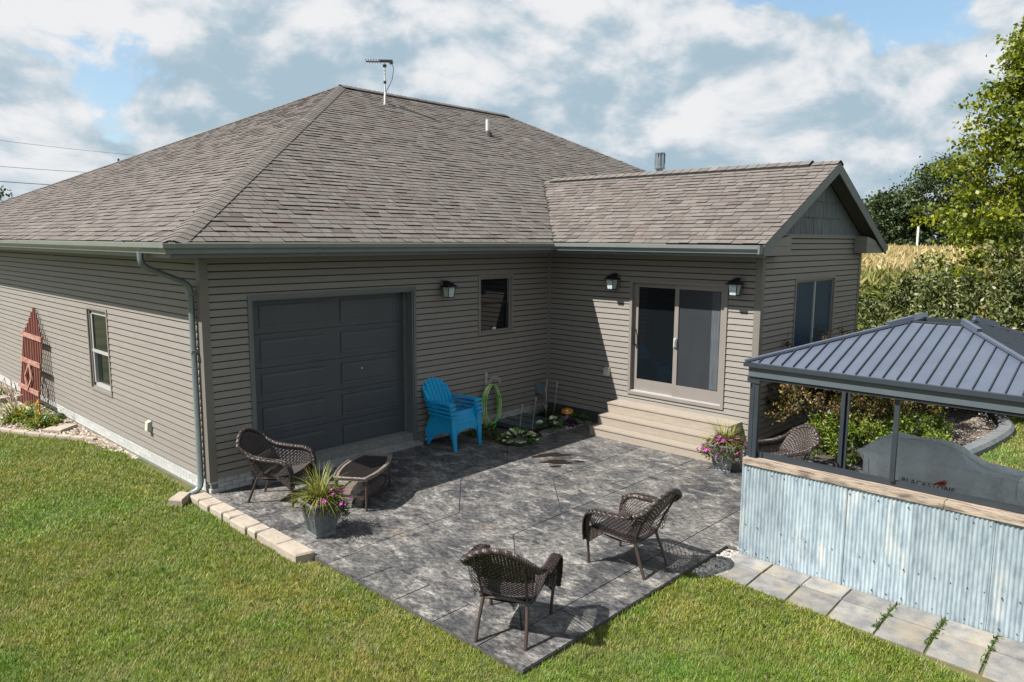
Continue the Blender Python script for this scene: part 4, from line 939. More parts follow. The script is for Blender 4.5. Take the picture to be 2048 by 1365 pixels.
# ================================================================== COFFEE TABLE
ct = empty('coffee_table', (1.38, -1.62, 0), math.atan2(.60, .80)-.03, 'boat shaped wicker coffee table with smoked glass top beside the planter', 'coffee table')
def hull(L_, W_, e, n=7):
    P = []
    for i in range(n): u = -1+2*i/(n-1); P.append((u*L_, -(e+(W_-e)*(1-u*u))))
    return P+[(x, -y) for x, y in P[::-1]]
def ringmesh(mb, out, inn, z0, z1):
    n = len(out); vs = [(x, y, z0) for x, y in out]+[(x, y, z1) for x, y in out]+[(x, y, z1) for x, y in inn]+[(x, y, z0) for x, y in inn]
    fs = []
    for i in range(n):
        j = (i+1) % n
        for a in range(4): b = (a+1) % 4; fs.append((a*n+i, a*n+j, b*n+j, b*n+i))
    mb.add(vs, fs)
H1 = hull(.54, .30, .21); H2 = hull(.49, .25, .17); m = MB(); ringmesh(m, H1, H2, .415, .45)
m.build('top_rim', 'tanwick', ct); rimo = ct.children[-1]
m = MB(); braid(m, [(x, y, .452) for x, y in H1+[H1[0]]], .013, 3, 70, 4, 3); m.build('braid', 'tanwick', rimo)
MB().prism(H2, .432, .441).build('glass_top', 'tglass', ct)
m = MB(); ringmesh(m, hull(.46, .26, .16), hull(.44, .24, .14), .165, .185); m.build('shelf_rim', 'tube', ct)
hs = hull(.44, .24, .14)
def shf(u, v): x = -.44+.88*u; w = .14+.10*(1-(x/.44)**2); return (x, -w+2*w*v, .176)
m = MB(); strands(m, shf, 44, 20, .013, .003); m.build('shelf', 'tanwick', ct)
for a, b in ((-1, -1), (1, -1), (1, 1), (-1, 1)):
    m = MB(); m.tube(smooth_path([(a*.47, b*.195, .43), (a*.485, b*.20, .36), (a*.48, b*.195, .18), (a*.475, b*.19, 0)], 3), [.016]*10, n=8, flat=(1, 1.6)); m.build('leg', 'tube' if True else '', ct, smooth=True)
# ================================================================== ADIRONDACK STACK
def adirondack(label):
    t = empty('adirondack_chair', label=label, cat='plastic chair', group='stacked cyan adirondack chairs')
    cut = [(-.25+.5*i/7, -.25+.5*(i+1)/7) for i in range(7)]
    for i, (a, b) in enumerate(cut):   # fan of back slats
        k = (i-3)/3; m = MB(); n = 8; vs = []
        for j in range(n+1):
            v = j/n; H = .62-.15*abs(k)**2.2; spread = 1+.0*v+.18*math.sin(v*math.pi*.75); yb = .17+.26*v+.04*v*v-.045*k*k; z = .34+H*v
            g = .006
            xa, xb = a*spread+g, b*spread-g
            if j == n: xa, xb = xa+.012, xb-.012; z -= .02*0
            zl = z-(.035*max(0, -k) if j == n else 0); zr = z-(.035*max(0, k) if j == n else 0)
            vs += [(xa, yb, zl), (xb, yb, zr), (xb, yb+.016, zr), (xa, yb+.016, zl)]
        fs = [(j*4+q, j*4+(q+1) % 4, j*4+4+(q+1) % 4, j*4+4+q) for j in range(n) for q in range(4)]+[(0, 1, 2, 3), (n*4+3, n*4+2, n*4+1, n*4)]
        m.add(vs, fs).build('back_slat', 'blue', t)
    m = MB(); pts = [(-.30+.60*u, .26-.0*u-.045*((u-.5)*2)**2+.012, .50) for u in np.linspace(0, 1, 9)]; m.tube(pts, .022, n=6, flat=(.5, 1.2))
    pts = [(-.26+.52*u, .40-.05*((u-.5)*2)**2+.012, .80-.07*((u-.5)*2)**2) for u in np.linspace(0, 1, 9)]; m.tube(pts, .018, n=6, flat=(.5, 1.1)); m.build('back_rail', 'blue', t)
    # seat: contoured boards
    for i in range(6):
        v0, v1 = i/6, (i+1)/6; zf = lambda v: .425-.10*v+.015*math.cos(v*6); yf = lambda v: -.31+.50*v
        m = MB(); a, b = yf(v0)+.005, yf(v1)-.005; w = .255-.02*v0
        m.add([(-w, a, zf(v0)), (w, a, zf(v0)), (w, b, zf(v1)), (-w, b, zf(v1)), (-w, a, zf(v0)-.02), (w, a, zf(v0)-.02), (w, b, zf(v1)-.02), (-w, b, zf(v1)-.02)], [(0, 1, 2, 3), (7, 6, 5, 4), (0, 4, 5, 1), (1, 5, 6, 2), (2, 6, 7, 3), (3, 7, 4, 0)]); m.build('seat_slat', 'blue', t)
    def plate(P, th, nm, ax=0):   # polygon list of 3d pts, thickness along ax
        n = len(P); o = Vector((0, 0, 0)); o[ax] = th; m = MB(); m.add([Vector(p)-o/2 for p in P]+[Vector(p)+o/2 for p in P], [tuple(range(n)), tuple(range(n, 2*n))[::-1]]+[(i, (i+1) % n, n+(i+1) % n, n+i) for i in range(n)]); m.build(nm, 'blue', t)
    # front apron with its arch
    ar = [(-.24, -.318, .43), (.24, -.318, .43)]+[(.24*math.cos(a)*.98, -.322, .245+.085*math.sin(a)) for a in np.linspace(0, math.pi, 9)]
    plate([(x, y, z) for x, y, z in ar], .014, 'apron', 1)
    for sg in (1, -1):
        m = MB(); # arm, broad at the front
        Ya = [(-.36, .065), (-.33, .07), (-.1, .062), (.1, .05), (.25, .035)]; vs = []
        for y, w in Ya:
            xc = sg*(.315-.03*max(0, y)); z = .585+.012*(1-abs(y)*2)-.03*max(0, y); vs += [(xc-w, y, z), (xc+w, y, z), (xc+w, y, z-.028), (xc-w, y, z-.028)]
        n = len(Ya); m.add(vs, [(j*4+q, j*4+(q+1) % 4, j*4+4+(q+1) % 4, j*4+4+q) for j in range(n-1) for q in range(4)]+[(0, 1, 2, 3), (n*4-1, n*4-2, n*4-3, n*4-4)]); m.build('armrest', 'blue', t)
        m = MB(); zz = [(.575, .055, -.315), (.42, .058, -.318), (.30, .048, -.325), (.15, .036, -.335), (0, .030, -.345)]; vs = []
        for z, w, y in zz:
            xc = sg*(.300-.0*z); vs += [(xc-w, y-.012, z), (xc+w, y-.012, z), (xc+w, y+.06, z), (xc+w-.012*1, y+.06, z), (xc+w-.012, y+.002, z), (xc-w, y+.002, z)]
        k = 6; m.add(vs, [(j*k+q, j*k+(q+1) % k, j*k+k+(q+1) % k, j*k+k+q) for j in range(4) for q in range(k)]+[(0, 1, 2, 3, 4, 5), (24, 25, 26, 27, 28, 29)]); m.build('leg', 'blue', t)
        x = sg*.262
        plate([(x, -.30, .425), (x, .20, .33), (x, .30, .14), (x, .37, 0), (x, .32, 0), (x, .22, .13), (x, .08, .215), (x, -.12, .27), (x, -.26, .28)], .014, 'leg', 0)
    return t
ad = adirondack('bottom chair of the four stacked cyan plastic adirondack chairs'); AX, AY, AR = 3.99, -.50, .06
ad.location = (AX, AY, 0); ad.rotation_euler = (0, 0, AR)
for i, lab in enumerate(('second cyan plastic chair from the bottom of the stack by the garage door', 'third cyan plastic chair from the bottom, just under the top one', 'topmost cyan plastic adirondack chair of the stack, its whole back showing')):
    c = copy_tree(ad); c['label'] = lab; c.location = (AX, AY+.020*(i+1), .066*(i+1))
# ================================================================== PLANTERS
def flower_mesh(name):
    m = MB(); n = 10; m.add([(0, 0, -.004)]+[((.030 if k % 2 else .020)*math.cos(2*math.pi*k/n), (.030 if k % 2 else .020)*math.sin(2*math.pi*k/n), .010) for k in range(n)]+[(0, 0, -.03)], [(0, 1+k, 1+(k+1) % n) for k in range(n)]); return m
def planter(loc, rz, label, seed, spread=1., nf=12, fa=(-2.4, 1.9)):
    global RG; RG = np.random.default_rng(seed); rr = random.Random(seed)
    t = empty('flower_planter', loc, rz, label, 'planter', 'square tapered metal planters with spikes and petunias')
    q = lambda h, z: [(-h, -h, z), (h, -h, z), (h, h, z), (-h, h, z)]
    m = MB(); m.add(q(.125, .0)+q(.125, .03)+q(.12, .035)+q(.185, .40)+q(.195, .40)+q(.195, .425)+q(.175, .425)+q(.17, .36), [(3, 2, 1, 0)]+[(j*4+k, j*4+(k+1) % 4, j*4+4+(k+1) % 4, j*4+4+k) for j in range(7) for k in range(4)]+[(28, 29, 30, 31)]); m.build('pot', 'zinc', t)
    pt = t.children[-1]
    for k in range(4):    # raised flutes
        an = k*math.pi/2
        for i in range(-7, 8):
            f = i/8; R_ = lambda x, y, z: (x*math.cos(an)-y*math.sin(an), x*math.sin(an)+y*math.cos(an), z)
            m = MB(); a, b = R_(f*.12, -.1215, .045), R_(f*.18, -.1855, .385); m.bar(a, b, .007, .006); 
            if i == -7: M0 = MB()
            M0.v_ = 0; n0 = len(M0.v); M0.add(m.v, m.f)
        M0.build('flutes', 'zinc', pt)
    m = MB(); m.add(q(.172, .37), [(0, 1, 2, 3)]); m.build('soil', 'mulch', t)
    n = 190; base = np.stack([RG.normal(0, .03, n), RG.normal(0, .03, n), np.full(n, .37)], 1)
    V, F, tn = blades(base, .56, .010, .62, RG.beta(2.2, 1.6, n), segs=5, droop=.9); npmesh('spike_leaves', V, F, 'strap', tn, t)
    n = 2300; ang = RG.uniform(0, 2*np.pi, n); r = RG.uniform(.05, .27*spread, n); P = np.stack([np.cos(ang)*r+.06, np.sin(ang)*r, .45-.9*np.clip(r-.15, 0, 1)+RG.normal(0, .045, n)], 1)
    P[:, 2] -= np.where(P[:, 0] > .12, RG.uniform(0, .16, n), 0)
    leafobj('foliage', P, .042, RG.beta(1.6, 1.8, n), 'trail', t, aspect=.45, upb=.3)
    fm = None
    for i in range(nf):
        a = rr.uniform(*fa); r = rr.uniform(.10, .34*spread); z = .50-.7*max(0, r-.15)+rr.uniform(-.02, .06)
        if fm is None: o = flower_mesh('f').build('flower', 'petal', t); fm = o.data
        else: o = bpy.data.objects.new('flower', fm); C.objects.link(o); o.parent = t
        o.location = (math.cos(a)*r+.05, math.sin(a)*r, z); o.rotation_euler = (rr.uniform(-.9, .9), rr.uniform(-.9, .9), rr.uniform(0, 6)); s = rr.uniform(.9, 1.35); o.scale = (s, s, s)
    return t
planter((.30, -2.27, 0), -.10, 'galvanised planter with spiky grass and petunias at the patio edge by the coffee table', 11, nf=14)
planter((5.93, -4.50, 0), .3, 'metal planter overflowing with pink petunias at the end of the steps', 12, 1.35, 34, fa=(1.6, 5.0))
#==PART4
# ================================================================== CORNER BED
def pebbles(name, poly_fn, n, bbox, size, m, z0=.0, **kw):
    """small faceted stones scattered where poly_fn(x,y) is true"""
    P = []
    while len(P) < n:
        x = RG.uniform(bbox[0], bbox[1], n); y = RG.uniform(bbox[2], bbox[3], n); k = poly_fn(x, y); P += list(zip(x[k], y[k]))
    P = np.array(P[:n]); base = np.array([(1, 0, 0), (.4, .85, 0), (-.6, .75, 0), (-1, -.1, 0), (-.4, -.8, 0), (.6, -.8, 0), (.35, .25, 1), (-.4, .1, .9), (.1, -.4, .95)])
    F0 = [(0, 1, 6), (1, 7, 6), (1, 2, 7), (2, 3, 7), (3, 8, 7), (3, 4, 8), (4, 5, 8), (5, 6, 8), (5, 0, 6), (6, 7, 8)]
    V = []; a = RG.uniform(0, 6.28, n); s = size*RG.uniform(.6, 1.4, n); el = RG.uniform(.6, 1., n)
    B = base[None]*np.stack([s, s*el, s*.55*RG.uniform(.6, 1.2, n)], 1)[:, None, :]
    X = B[:, :, 0]*np.cos(a)[:, None]-B[:, :, 1]*np.sin(a)[:, None]+P[:, :1]; Y = B[:, :, 0]*np.sin(a)[:, None]+B[:, :, 1]*np.cos(a)[:, None]+P[:, 1:2]; Z = B[:, :, 2]+z0+RG.uniform(-.3, .3, n)[:, None]*size
    V = np.stack([X, Y, Z], 2).reshape(-1, 3); F = (np.arange(n)[:, None, None]*9+np.array(F0)[None]).reshape(-1, 3)
    return npmesh(name, V, F, m, np.repeat(RG.uniform(0, 1, n), len(F0)), **kw)
def smooth_poly(P, n=3):
    return [(p.x, p.y) for p in smooth_path([(x, y, 0) for x, y in P]+[(*P[0], 0)], n)[:-1]]
def inpoly(P):
    P = np.array(P)
    def f(x, y):
        c = np.zeros(len(x), bool); j = len(P)-1
        for i in range(len(P)):
            xi, yi = P[i]; xj, yj = P[j]
            k = ((yi > y) != (yj > y)) & (x < (xj-xi)*(y-yi)/(yj-yi+1e-12)+xi); c ^= k; j = i
        return c
    return f
MB().prism([(4.56, -1.245), (6.99, -1.245), (6.99, -.0), (4.56, -.0)], -.2, -.03).build('bed_soil', 'mulch', kind='structure')
pebbles('pebbles', lambda x, y: (y < -.92) | (x > 6.3), 2600, (4.9, 6.97, -1.24, -.25), .017, 'gravelw', -.03, kind='stuff', label='small pale pebbles covering the corner bed', cat='pebbles')
wc = empty('well_cover', (5.85, -.45, .03), 0, 'flat dark ribbed window well cover over the corner bed', 'well cover')
for i in range(5): MB().box(-.425+.17*i, -.259+.17*i, -.42, .42, -.03, .052-.012*(i % 2)).build('panel', 'wellc', wc); 
for i in (0, 5): MB().box(-.434+.17*i, -.420+.17*i, -.43, .43, -.03, .058).build('rib', 'wellc', wc)
def hosta(loc, n, R_, L_, seed, label, cream=.35):
    rr = random.Random(seed); t = empty('hosta', loc, 0, label, 'hosta')
    meshes = []
    for kind in range(3):
        m = MB(); ns = 4; wp = [0, .30, .36, .26, 0]
        for i in range(ns+1):
            u = i/ns; w = wp[i]; z = .22*math.sin(u*2.4)-.12*u*u
            m.v += [(u, -w, z+.05*w*2), (u, 0, z-.02), (u, w, z+.05*w*2)]
        for i in range(ns):
            for k in range(2): m.f.append((3*i+k, 3*i+k+1, 3*i+k+4, 3*i+k+3)); m.t.append((.15, .45, .60)[kind] if i != 1 or kind == 0 else (.2, .45, .9)[kind])
        if kind == 2: m.t = [.97, .97, .97, .97, .97, .97, .55, .55]
        o = m.build('leaf', 'leafhosta', t, tone=True); meshes.append(o.data); bpy.data.objects.remove(o)
    for i in range(n):
        r = R_*math.sqrt(rr.random()); a = rr.uniform(0, 6.28); s = L_*rr.uniform(.75, 1.2); tilt = .9-1.0*r/R_+rr.uniform(-.2, .2)
        o = bpy.data.objects.new('leaf', meshes[2 if rr.random() < cream else rr.randrange(2)]); C.objects.link(o); o.parent = t
        o.location = (math.cos(a)*r*.75, math.sin(a)*r*.75, .04+.10*(1-r/R_)+rr.uniform(0, .03)); o.rotation_euler = Euler((rr.uniform(-.3, .3), -tilt*.6, a+rr.uniform(-.4, .4))); o.scale = (s, s, s)
    return t
hosta((4.95, -1.13, -.02), 105, .40, .125, 1, 'large variegated hosta clump spilling on the patio beside the blue chairs', .40)
h2 = hosta((5.95, -1.00, -.02), 30, .24, .17, 2, 'green hosta with a few cream leaves in front of the well cover', .22)
hosta((6.78, -1.02, -.02), 18, .18, .14, 3, 'small plain green hosta beside the mushroom ornament', .06)
def leafball(name, loc, R_, n, size, m, seed, label, cat, tone=False, asp=.6):
    global RG; RG = np.random.default_rng(seed); P = RG.normal(size=(n, 3)); P /= np.linalg.norm(P, axis=1)[:, None]; P *= (R_*RG.uniform(.5, 1, n)**.5)[:, None]; P[:, 2] = np.abs(P[:, 2])*.7
    t = empty(name, loc, 0, label, cat); leafobj('foliage', P, size, RG.uniform(0, 1, n), m, t, aspect=asp, upb=.4)
    s = MB(); s.tube([(0, 0, -.02), (0, 0, R_*.5)], .008, n=5); s.build('stem', 'bark', t); return t
leafball('coral_bells', (5.42, -1.06, -.02), .14, 170, .05, 'heuch', 5, 'dark purple coral bells between the two nearer hostas', 'coral bells')
leafball('coral_bells', (6.50, -1.02, -.02), .16, 200, .05, 'heuch', 6, 'dark purple coral bells in front of the mushroom ornament', 'coral bells')
leafball('low_plant', (4.75, -.45, -.02), .30, 420, .045, 'green', 7, 'low weedy green plant under the coiled hose', 'plant')
RG = np.random.default_rng(21)
og = empty('grass_clump', (6.62, -.36, -.02), 0, 'dark green ornamental grass clump in the inside corner', 'ornamental grass')
n = 420; V, F, tn = blades(np.stack([RG.normal(0, .05, n), RG.normal(0, .05, n), np.zeros(n)], 1), .52, .011, .95, RG.uniform(0, 1, n), 5, 1.0); npmesh('blades', V, F, 'dkgrass', tn, og)
m = MB()
for (dx, dy, h, lx) in ((.05, -.1, .62, .10), (-.1, -.05, .55, -.02), (.0, .05, .66, .02)):
    m.tube([(dx, dy, 0), (dx+lx, dy, h)], .006, n=5); m.tube([(dx+lx, dy, h), (dx+lx*1.08, dy, h+.10)], .016, n=5)
m.build('flower_stalk', 'twig', og)
for (x, y, h, l, lab) in ((5.15, -.95, .55, .05, 'left bare pale flower stalk over the large hosta'), (5.45, -.98, .62, .08, 'taller bare flower stalk in front of the well cover')):
    m = MB(); m.tube([(0, 0, 0), (l*.4, -.02, h*.5), (l, -.03, h)], .004, n=5); m.tube([(l, -.03, h), (l*1.1, -.03, h+.05)], .011, n=5); o = m.build('flower_stalk', 'twig', label=lab, cat='flower stalk', group='bare hosta flower stalks'); o.location = (x, y, -.02)
mu = empty('mushroom_ornament', (6.72, -.78, -.02), 0, 'orange capped mushroom ornament on a pale blue stem', 'garden ornament')
m = MB(); m.lathe([(.058, 0), (.05, .05), (.032, .11), (.028, .17)], 14); m.build('stem', 'ltblue', mu, smooth=True)
m = MB(); m.lathe([(.02, .165), (.115, .150), (.125, .162), (.115, .195), (.08, .235), (.03, .255), (.001, .258)], 20); m.build('cap', 'orange', mu, smooth=True)
for (a, r, z, s) in ((3.7, .086, .222, .027), (2.2, .09, .218, .018), (5.2, .09, .218, .02)):
    m = MB(); m.lathe([(s, 0), (s*.8, .008), (.001, .011)], 10); o = m.build('spot', 'white', mu); o.location = (math.cos(a)*r, math.sin(a)*r, z-.002); o.rotation_euler = Euler((0, .55, a))
# ================================================================== SIDE BED
MB().prism(smooth_poly([(-.01, 4.3), (-.32, 4.6), (-.62, 5.1), (-.95, 5.8), (-1.2, 6.6), (-1.25, 8), (-1.2, 9.6), (-.9, 13), (-.01, 13)], 4), -.2, -.035).build('side_bed_soil', 'mulch', kind='structure')
f_ = inpoly([(-.01, 3.2), (-.15, 3.2), (-.36, 4.55), (-.66, 5.1), (-.98, 5.8), (-1.2, 6.6), (-1.25, 8), (-1.2, 9.6), (-.9, 13), (-.01, 13)])
RG = np.random.default_rng(31)
pebbles('river_rock', f_, 9000, (-1.3, 0, 3.2, 13), .028, 'gravel', -.035, kind='stuff', label='tan river rock filling the side bed along the wall', cat='river rock')
pebbles('river_rock', lambda x, y: x > -.07+.03*np.sin(y*9), 420, (-.12, 0, 2.6, 4.6), .022, 'gravel', -.045, kind='stuff', label='thin strip of tan rock at the foot of the side wall', cat='river rock')
ed = empty('bed_edging', (-.8, 5.6, -.04), 0, 'pale stone edging curving round the side rock bed', 'edging')
cp = smooth_path([(-.16, 4.15, 0), (-.40, 4.6, 0), (-.72, 5.15, 0), (-1.02, 5.8, 0), (-1.26, 6.6, 0), (-1.34, 7.6, 0), (-1.32, 8.8, 0)], 4)
cp = [Vector(p) for p in cp]
for i in range(0, len(cp)-2, 2):
    a, b = cp[i], cp[i+2]; d = (b-a).normalized(); q = Vector((-d.y, d.x, 0)); a = a+d*.008; b = b-d*.008
    pl = [(p.x+.8, p.y-5.6) for p in (a-q*.05, b-q*.05, b+q*.05, a+q*.05)]; MB().prism(pl, -.03, .055, bev=.01).build('stone', 'stone', ed)
ss = MB().prism([(-.26, -.17), (.20, -.20), (.27, .16), (-.20, .20)], 0, .045, bev=.012).build('stepping_stone', 'stone', label='flat pale stepping stone lying on the side rock bed', cat='stepping stone'); ss.location = (-.36, 5.42, -.02); ss.rotation_euler = (0, 0, .75)
e2 = empty('upper_edging', (-.4, 8.8, -.04), 0, 'short grey stone border across the side bed beyond the trellis', 'edging')
for i in range(3): MB().prism([(-.5+.3*i, -.12), (-.22+.3*i, -.02), (-.24+.3*i, .10), (-.52+.3*i, .0)], 0, .12, bev=.012).build('stone', 'stone', e2)
# trellis, leaning on the wall
tr = empty('trellis', (-.28, 7.77, .03), 0, 'weathered red slatted wooden trellis with a peaked top leaning on the side wall', 'trellis')
LZ = .115; yw = .70
def lean(y, z, o=0): return (o+LZ*z*.95, y, z)
hts = [1.50, 1.58, 1.68, 1.80, 1.92, 2.03, 2.03, 1.92, 1.80, 1.68, 1.58, 1.50]
for i, h in enumerate(hts):
    y = -yw+.04+(2*yw-.08)*i/11; MB().bar(lean(y, -.03), lean(y, h-.02), .045, .022, (1, 0, -.2)).build('slat', 'red', tr)
for z in (1.42, .90, .34): MB().bar(lean(-yw-.04, z, -.03), lean(yw+.04, z, -.03), .025, .095).build('rail', 'redpale', tr)
for a, b in (((-.02, .86), (-.26, .60)), ((-.26, .60), (-.02, .34)), ((-.02, .34), (.22, .60)), ((.22, .60), (-.02, .86))): MB().bar(lean(*a, -.05), lean(*b, -.05), .05, .02, (1, 0, -.2)).build('brace', 'redpale', tr)
RG = np.random.default_rng(41)
def lily(loc, n, L_, seed, label, m='lily'):
    global RG; RG = np.random.default_rng(seed); t = empty('daylily_clump', loc, 0, label, 'daylily')
    V, F, tn = blades(np.stack([RG.normal(0, .10, n), RG.normal(0, .12, n), np.zeros(n)], 1), L_, .028, 1.05, RG.beta(1.6, 1.6, n), 4, .9); npmesh('blades', V, F, m, tn, t)
    s = MB(); s.tube([(0, 0, -.02), (0, 0, .06)], .05, n=7); s.build('crown', 'strap', t); return t
lily((-.66, 6.75, -.03), 300, .62, 1, 'yellowing daylily clump in front of the red trellis')
lily((-.48, 5.98, -.03), 240, .55, 2, 'green daylily clump beside the stepping stone')
lily((-.40, 9.9, -.03), 90, .40, 3, 'green strap leaved clump at the far left by the wall')
for (x, y, h, k, lab) in ((-.45, 6.30, .40, 2, 'pair of orange yellow flower ornaments beside the trellis'), (-.45, 10.3, .70, 2, 'yellow flower ornament on a thin stake at the far left')):
    t = empty('flower_stake', (x, y, -.03), 0, lab, 'garden ornament'); MB().tube([(0, 0, 0), (0, 0, h)], .007, n=5).build('stake', 'bark', t)
    for j in range(k):
        m = MB(); zc_ = h-.02-.17*j
        for q in range(7):
            a = q*2*math.pi/7; m.add([(-.02, 0, zc_), (-.03, .045*math.cos(a-.35), zc_+.045*math.sin(a-.35)), (-.015, .085*math.cos(a), zc_+.085*math.sin(a)), (-.03, .045*math.cos(a+.35), zc_+.045*math.sin(a+.35))], [(0, 1, 2, 3)])
        m.lathe([(.03, -.01), (.03, .01)], 8, (-.02, .03*j, zc_)); m.build('bloom', 'yellow', t)
m = MB(); rr = random.Random(3)
for i in range(16):
    a = rr.uniform(-1.2, 1.2); P = [(0, 0, 0), (-.05+rr.uniform(-.05, .05), .12*a, .25), (-.08+rr.uniform(-.1, .1), .35*a, .45+rr.uniform(-.1, .2)), (-.1+rr.uniform(-.1, .1), .5*a, .45+rr.uniform(-.2, .3))]; m.tube(smooth_path(P, 2), .007, n=4)
m.build('dead_twigs', 'twig', label='bleached dead twigs of a shrub at the foot of the trellis', cat='twigs').location = (-.60, 7.35, -.03)
m = MB(); m.lathe([(.14, 0), (.15, .05), (.12, .10), (.04, .13)], 14); m.build('black_light', 'rubber', smooth=True, label='low black dome standing between trellis and wall', cat='landscape light').location = (-.16, 6.35, -.04)
leafball('purple_shrub', (-.80, 8.6, -.04), .18, 200, .05, 'heuch', 9, 'dark purple plant in the rocks at the left picture edge', 'plant')
# ================================================================== STEEL WALL
cw = empty('steel_wall', (3.4, -7.9, 0), 0, 'knee wall clad in corrugated galvanised sheets with a weathered board top', 'wall')
CWX = 3.36; seams = [-6.06, -6.545, -7.185, -7.81, -8.465, -9.15, -9.8]
for i, (a, b) in enumerate(zip(seams, seams[1:])):
    m = MB(); n = int((a-b)/.0385*6); vs = []; nz = 8
    bend = [random.uniform(-.004, .004) for _ in range(nz+1)]; ov_ = .009*(i % 2)
    for j in range(nz+1):
        z = -.055+1.075*j/nz
        for k in range(n+1):
            y = a+.012-(a-b+.012)*k/n; vs.append((CWX-3.4-.009+.0062*math.sin(2*math.pi*y/.0385)-ov_+bend[j]*math.sin(k/n*math.pi), y+7.9, z))
    m.add(vs, [(j*(n+1)+k, j*(n+1)+k+1, (j+1)*(n+1)+k+1, (j+1)*(n+1)+k) for j in range(nz) for k in range(n)]); m.build('corrugated_sheet', 'corr', cw, smooth=True)
scr = MB(); rr = random.Random(8)
for y in np.arange(-6.12, -9.6, -.136):
    for z in (.95, .32, .02): 
        if rr.random() < .8: scr.tube([(CWX-3.4-.024, y+7.9, z+rr.uniform(-.01, .01)), (CWX-3.4-.012, y+7.9, z)], .006, n=6)
scr.build('screw', 'rubber', cw, kind='stuff')
MB().box(-.022, .16, -1.9, 1.83, -.05, 1.02).build('core', 'rubber', cw)
for (a, b, z) in ((-.075, .055, 1.02), (.060, .165, 1.022)):
    for (p, q) in ((1.845, -.15), (-.156, -1.9)): MB().box(a, b, q, p, z, z+.068).build('top_board', 'wood', cw)
ra = MB(); ra.box(3.455, 3.51, -9.6, -6.03, 1.094, 1.145); ra.box(3.44, 3.525, -6.22, -6.03, 1.094, 1.15)
# ================================================================== GAZEBO
gz_ = empty('gazebo', (4.86, -7.56, 0), 0, 'dark grey metal gazebo with ribbed hip roof and open missing top cap', 'gazebo')
GXO, GYO = 4.86, -7.56; H_ = 1.51
ra.v = [(x-GXO, y-GYO, z) for x, y, z in ra.v]; ra.build('sill_rail', 'gaz', gz_)
for sx in (-1, 1):
    for sy in (-1, 1):
        m = MB(); cxx, cyy = sx*(H_-.09), sy*(H_-.06)
        m.box(cxx-.055, cxx+.055, cyy-.012, cyy+.012, -.0, 2.0); m.box(cxx-.012, cxx+.012, cyy-.055, cyy-.0125, 0, 2.0); m.box(cxx-.012, cxx+.012, cyy+.0125, cyy+.055, 0, 2.0)
        if sx < 0: m.box(cxx-.05, cxx-.02, cyy-.06, cyy-.013, 0, 2.0)
        m.build('post', 'gaz', gz_)
        MB().box(cxx-.09, cxx+.09, cyy-.08, cyy+.08, 0, .012).build('foot_plate', 'ltgrey', gz_)
        MB().box(cxx-.062, cxx+.062, cyy-sy*.0-.07, cyy+.07, 1.93, 2.005).build('bracket', 'gaz', gz_)
MB().box(-H_+.075, -H_+.115, -.022, .022, 1.145, 2.0).build('mid_post', 'gaz', gz_)
for s in (-1, 1):
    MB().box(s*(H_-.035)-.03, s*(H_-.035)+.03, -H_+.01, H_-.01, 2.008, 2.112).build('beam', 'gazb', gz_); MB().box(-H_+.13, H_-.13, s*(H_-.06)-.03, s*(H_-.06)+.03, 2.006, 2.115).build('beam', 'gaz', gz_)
    MB().box(s*(H_-.045)-.02, s*(H_-.045)+.02, -H_+.03, H_-.03, 1.975, 1.995).build('track', 'gaz', gz_)
ZE, ZT_, TT = 2.165, 2.60, .27       # eave height, top of hips, half size of the opening
def roofpt(x, y):
    k = (H_-max(abs(x), abs(y)))/(H_-TT); return ZE+(ZT_-ZE)*k
SW = .128
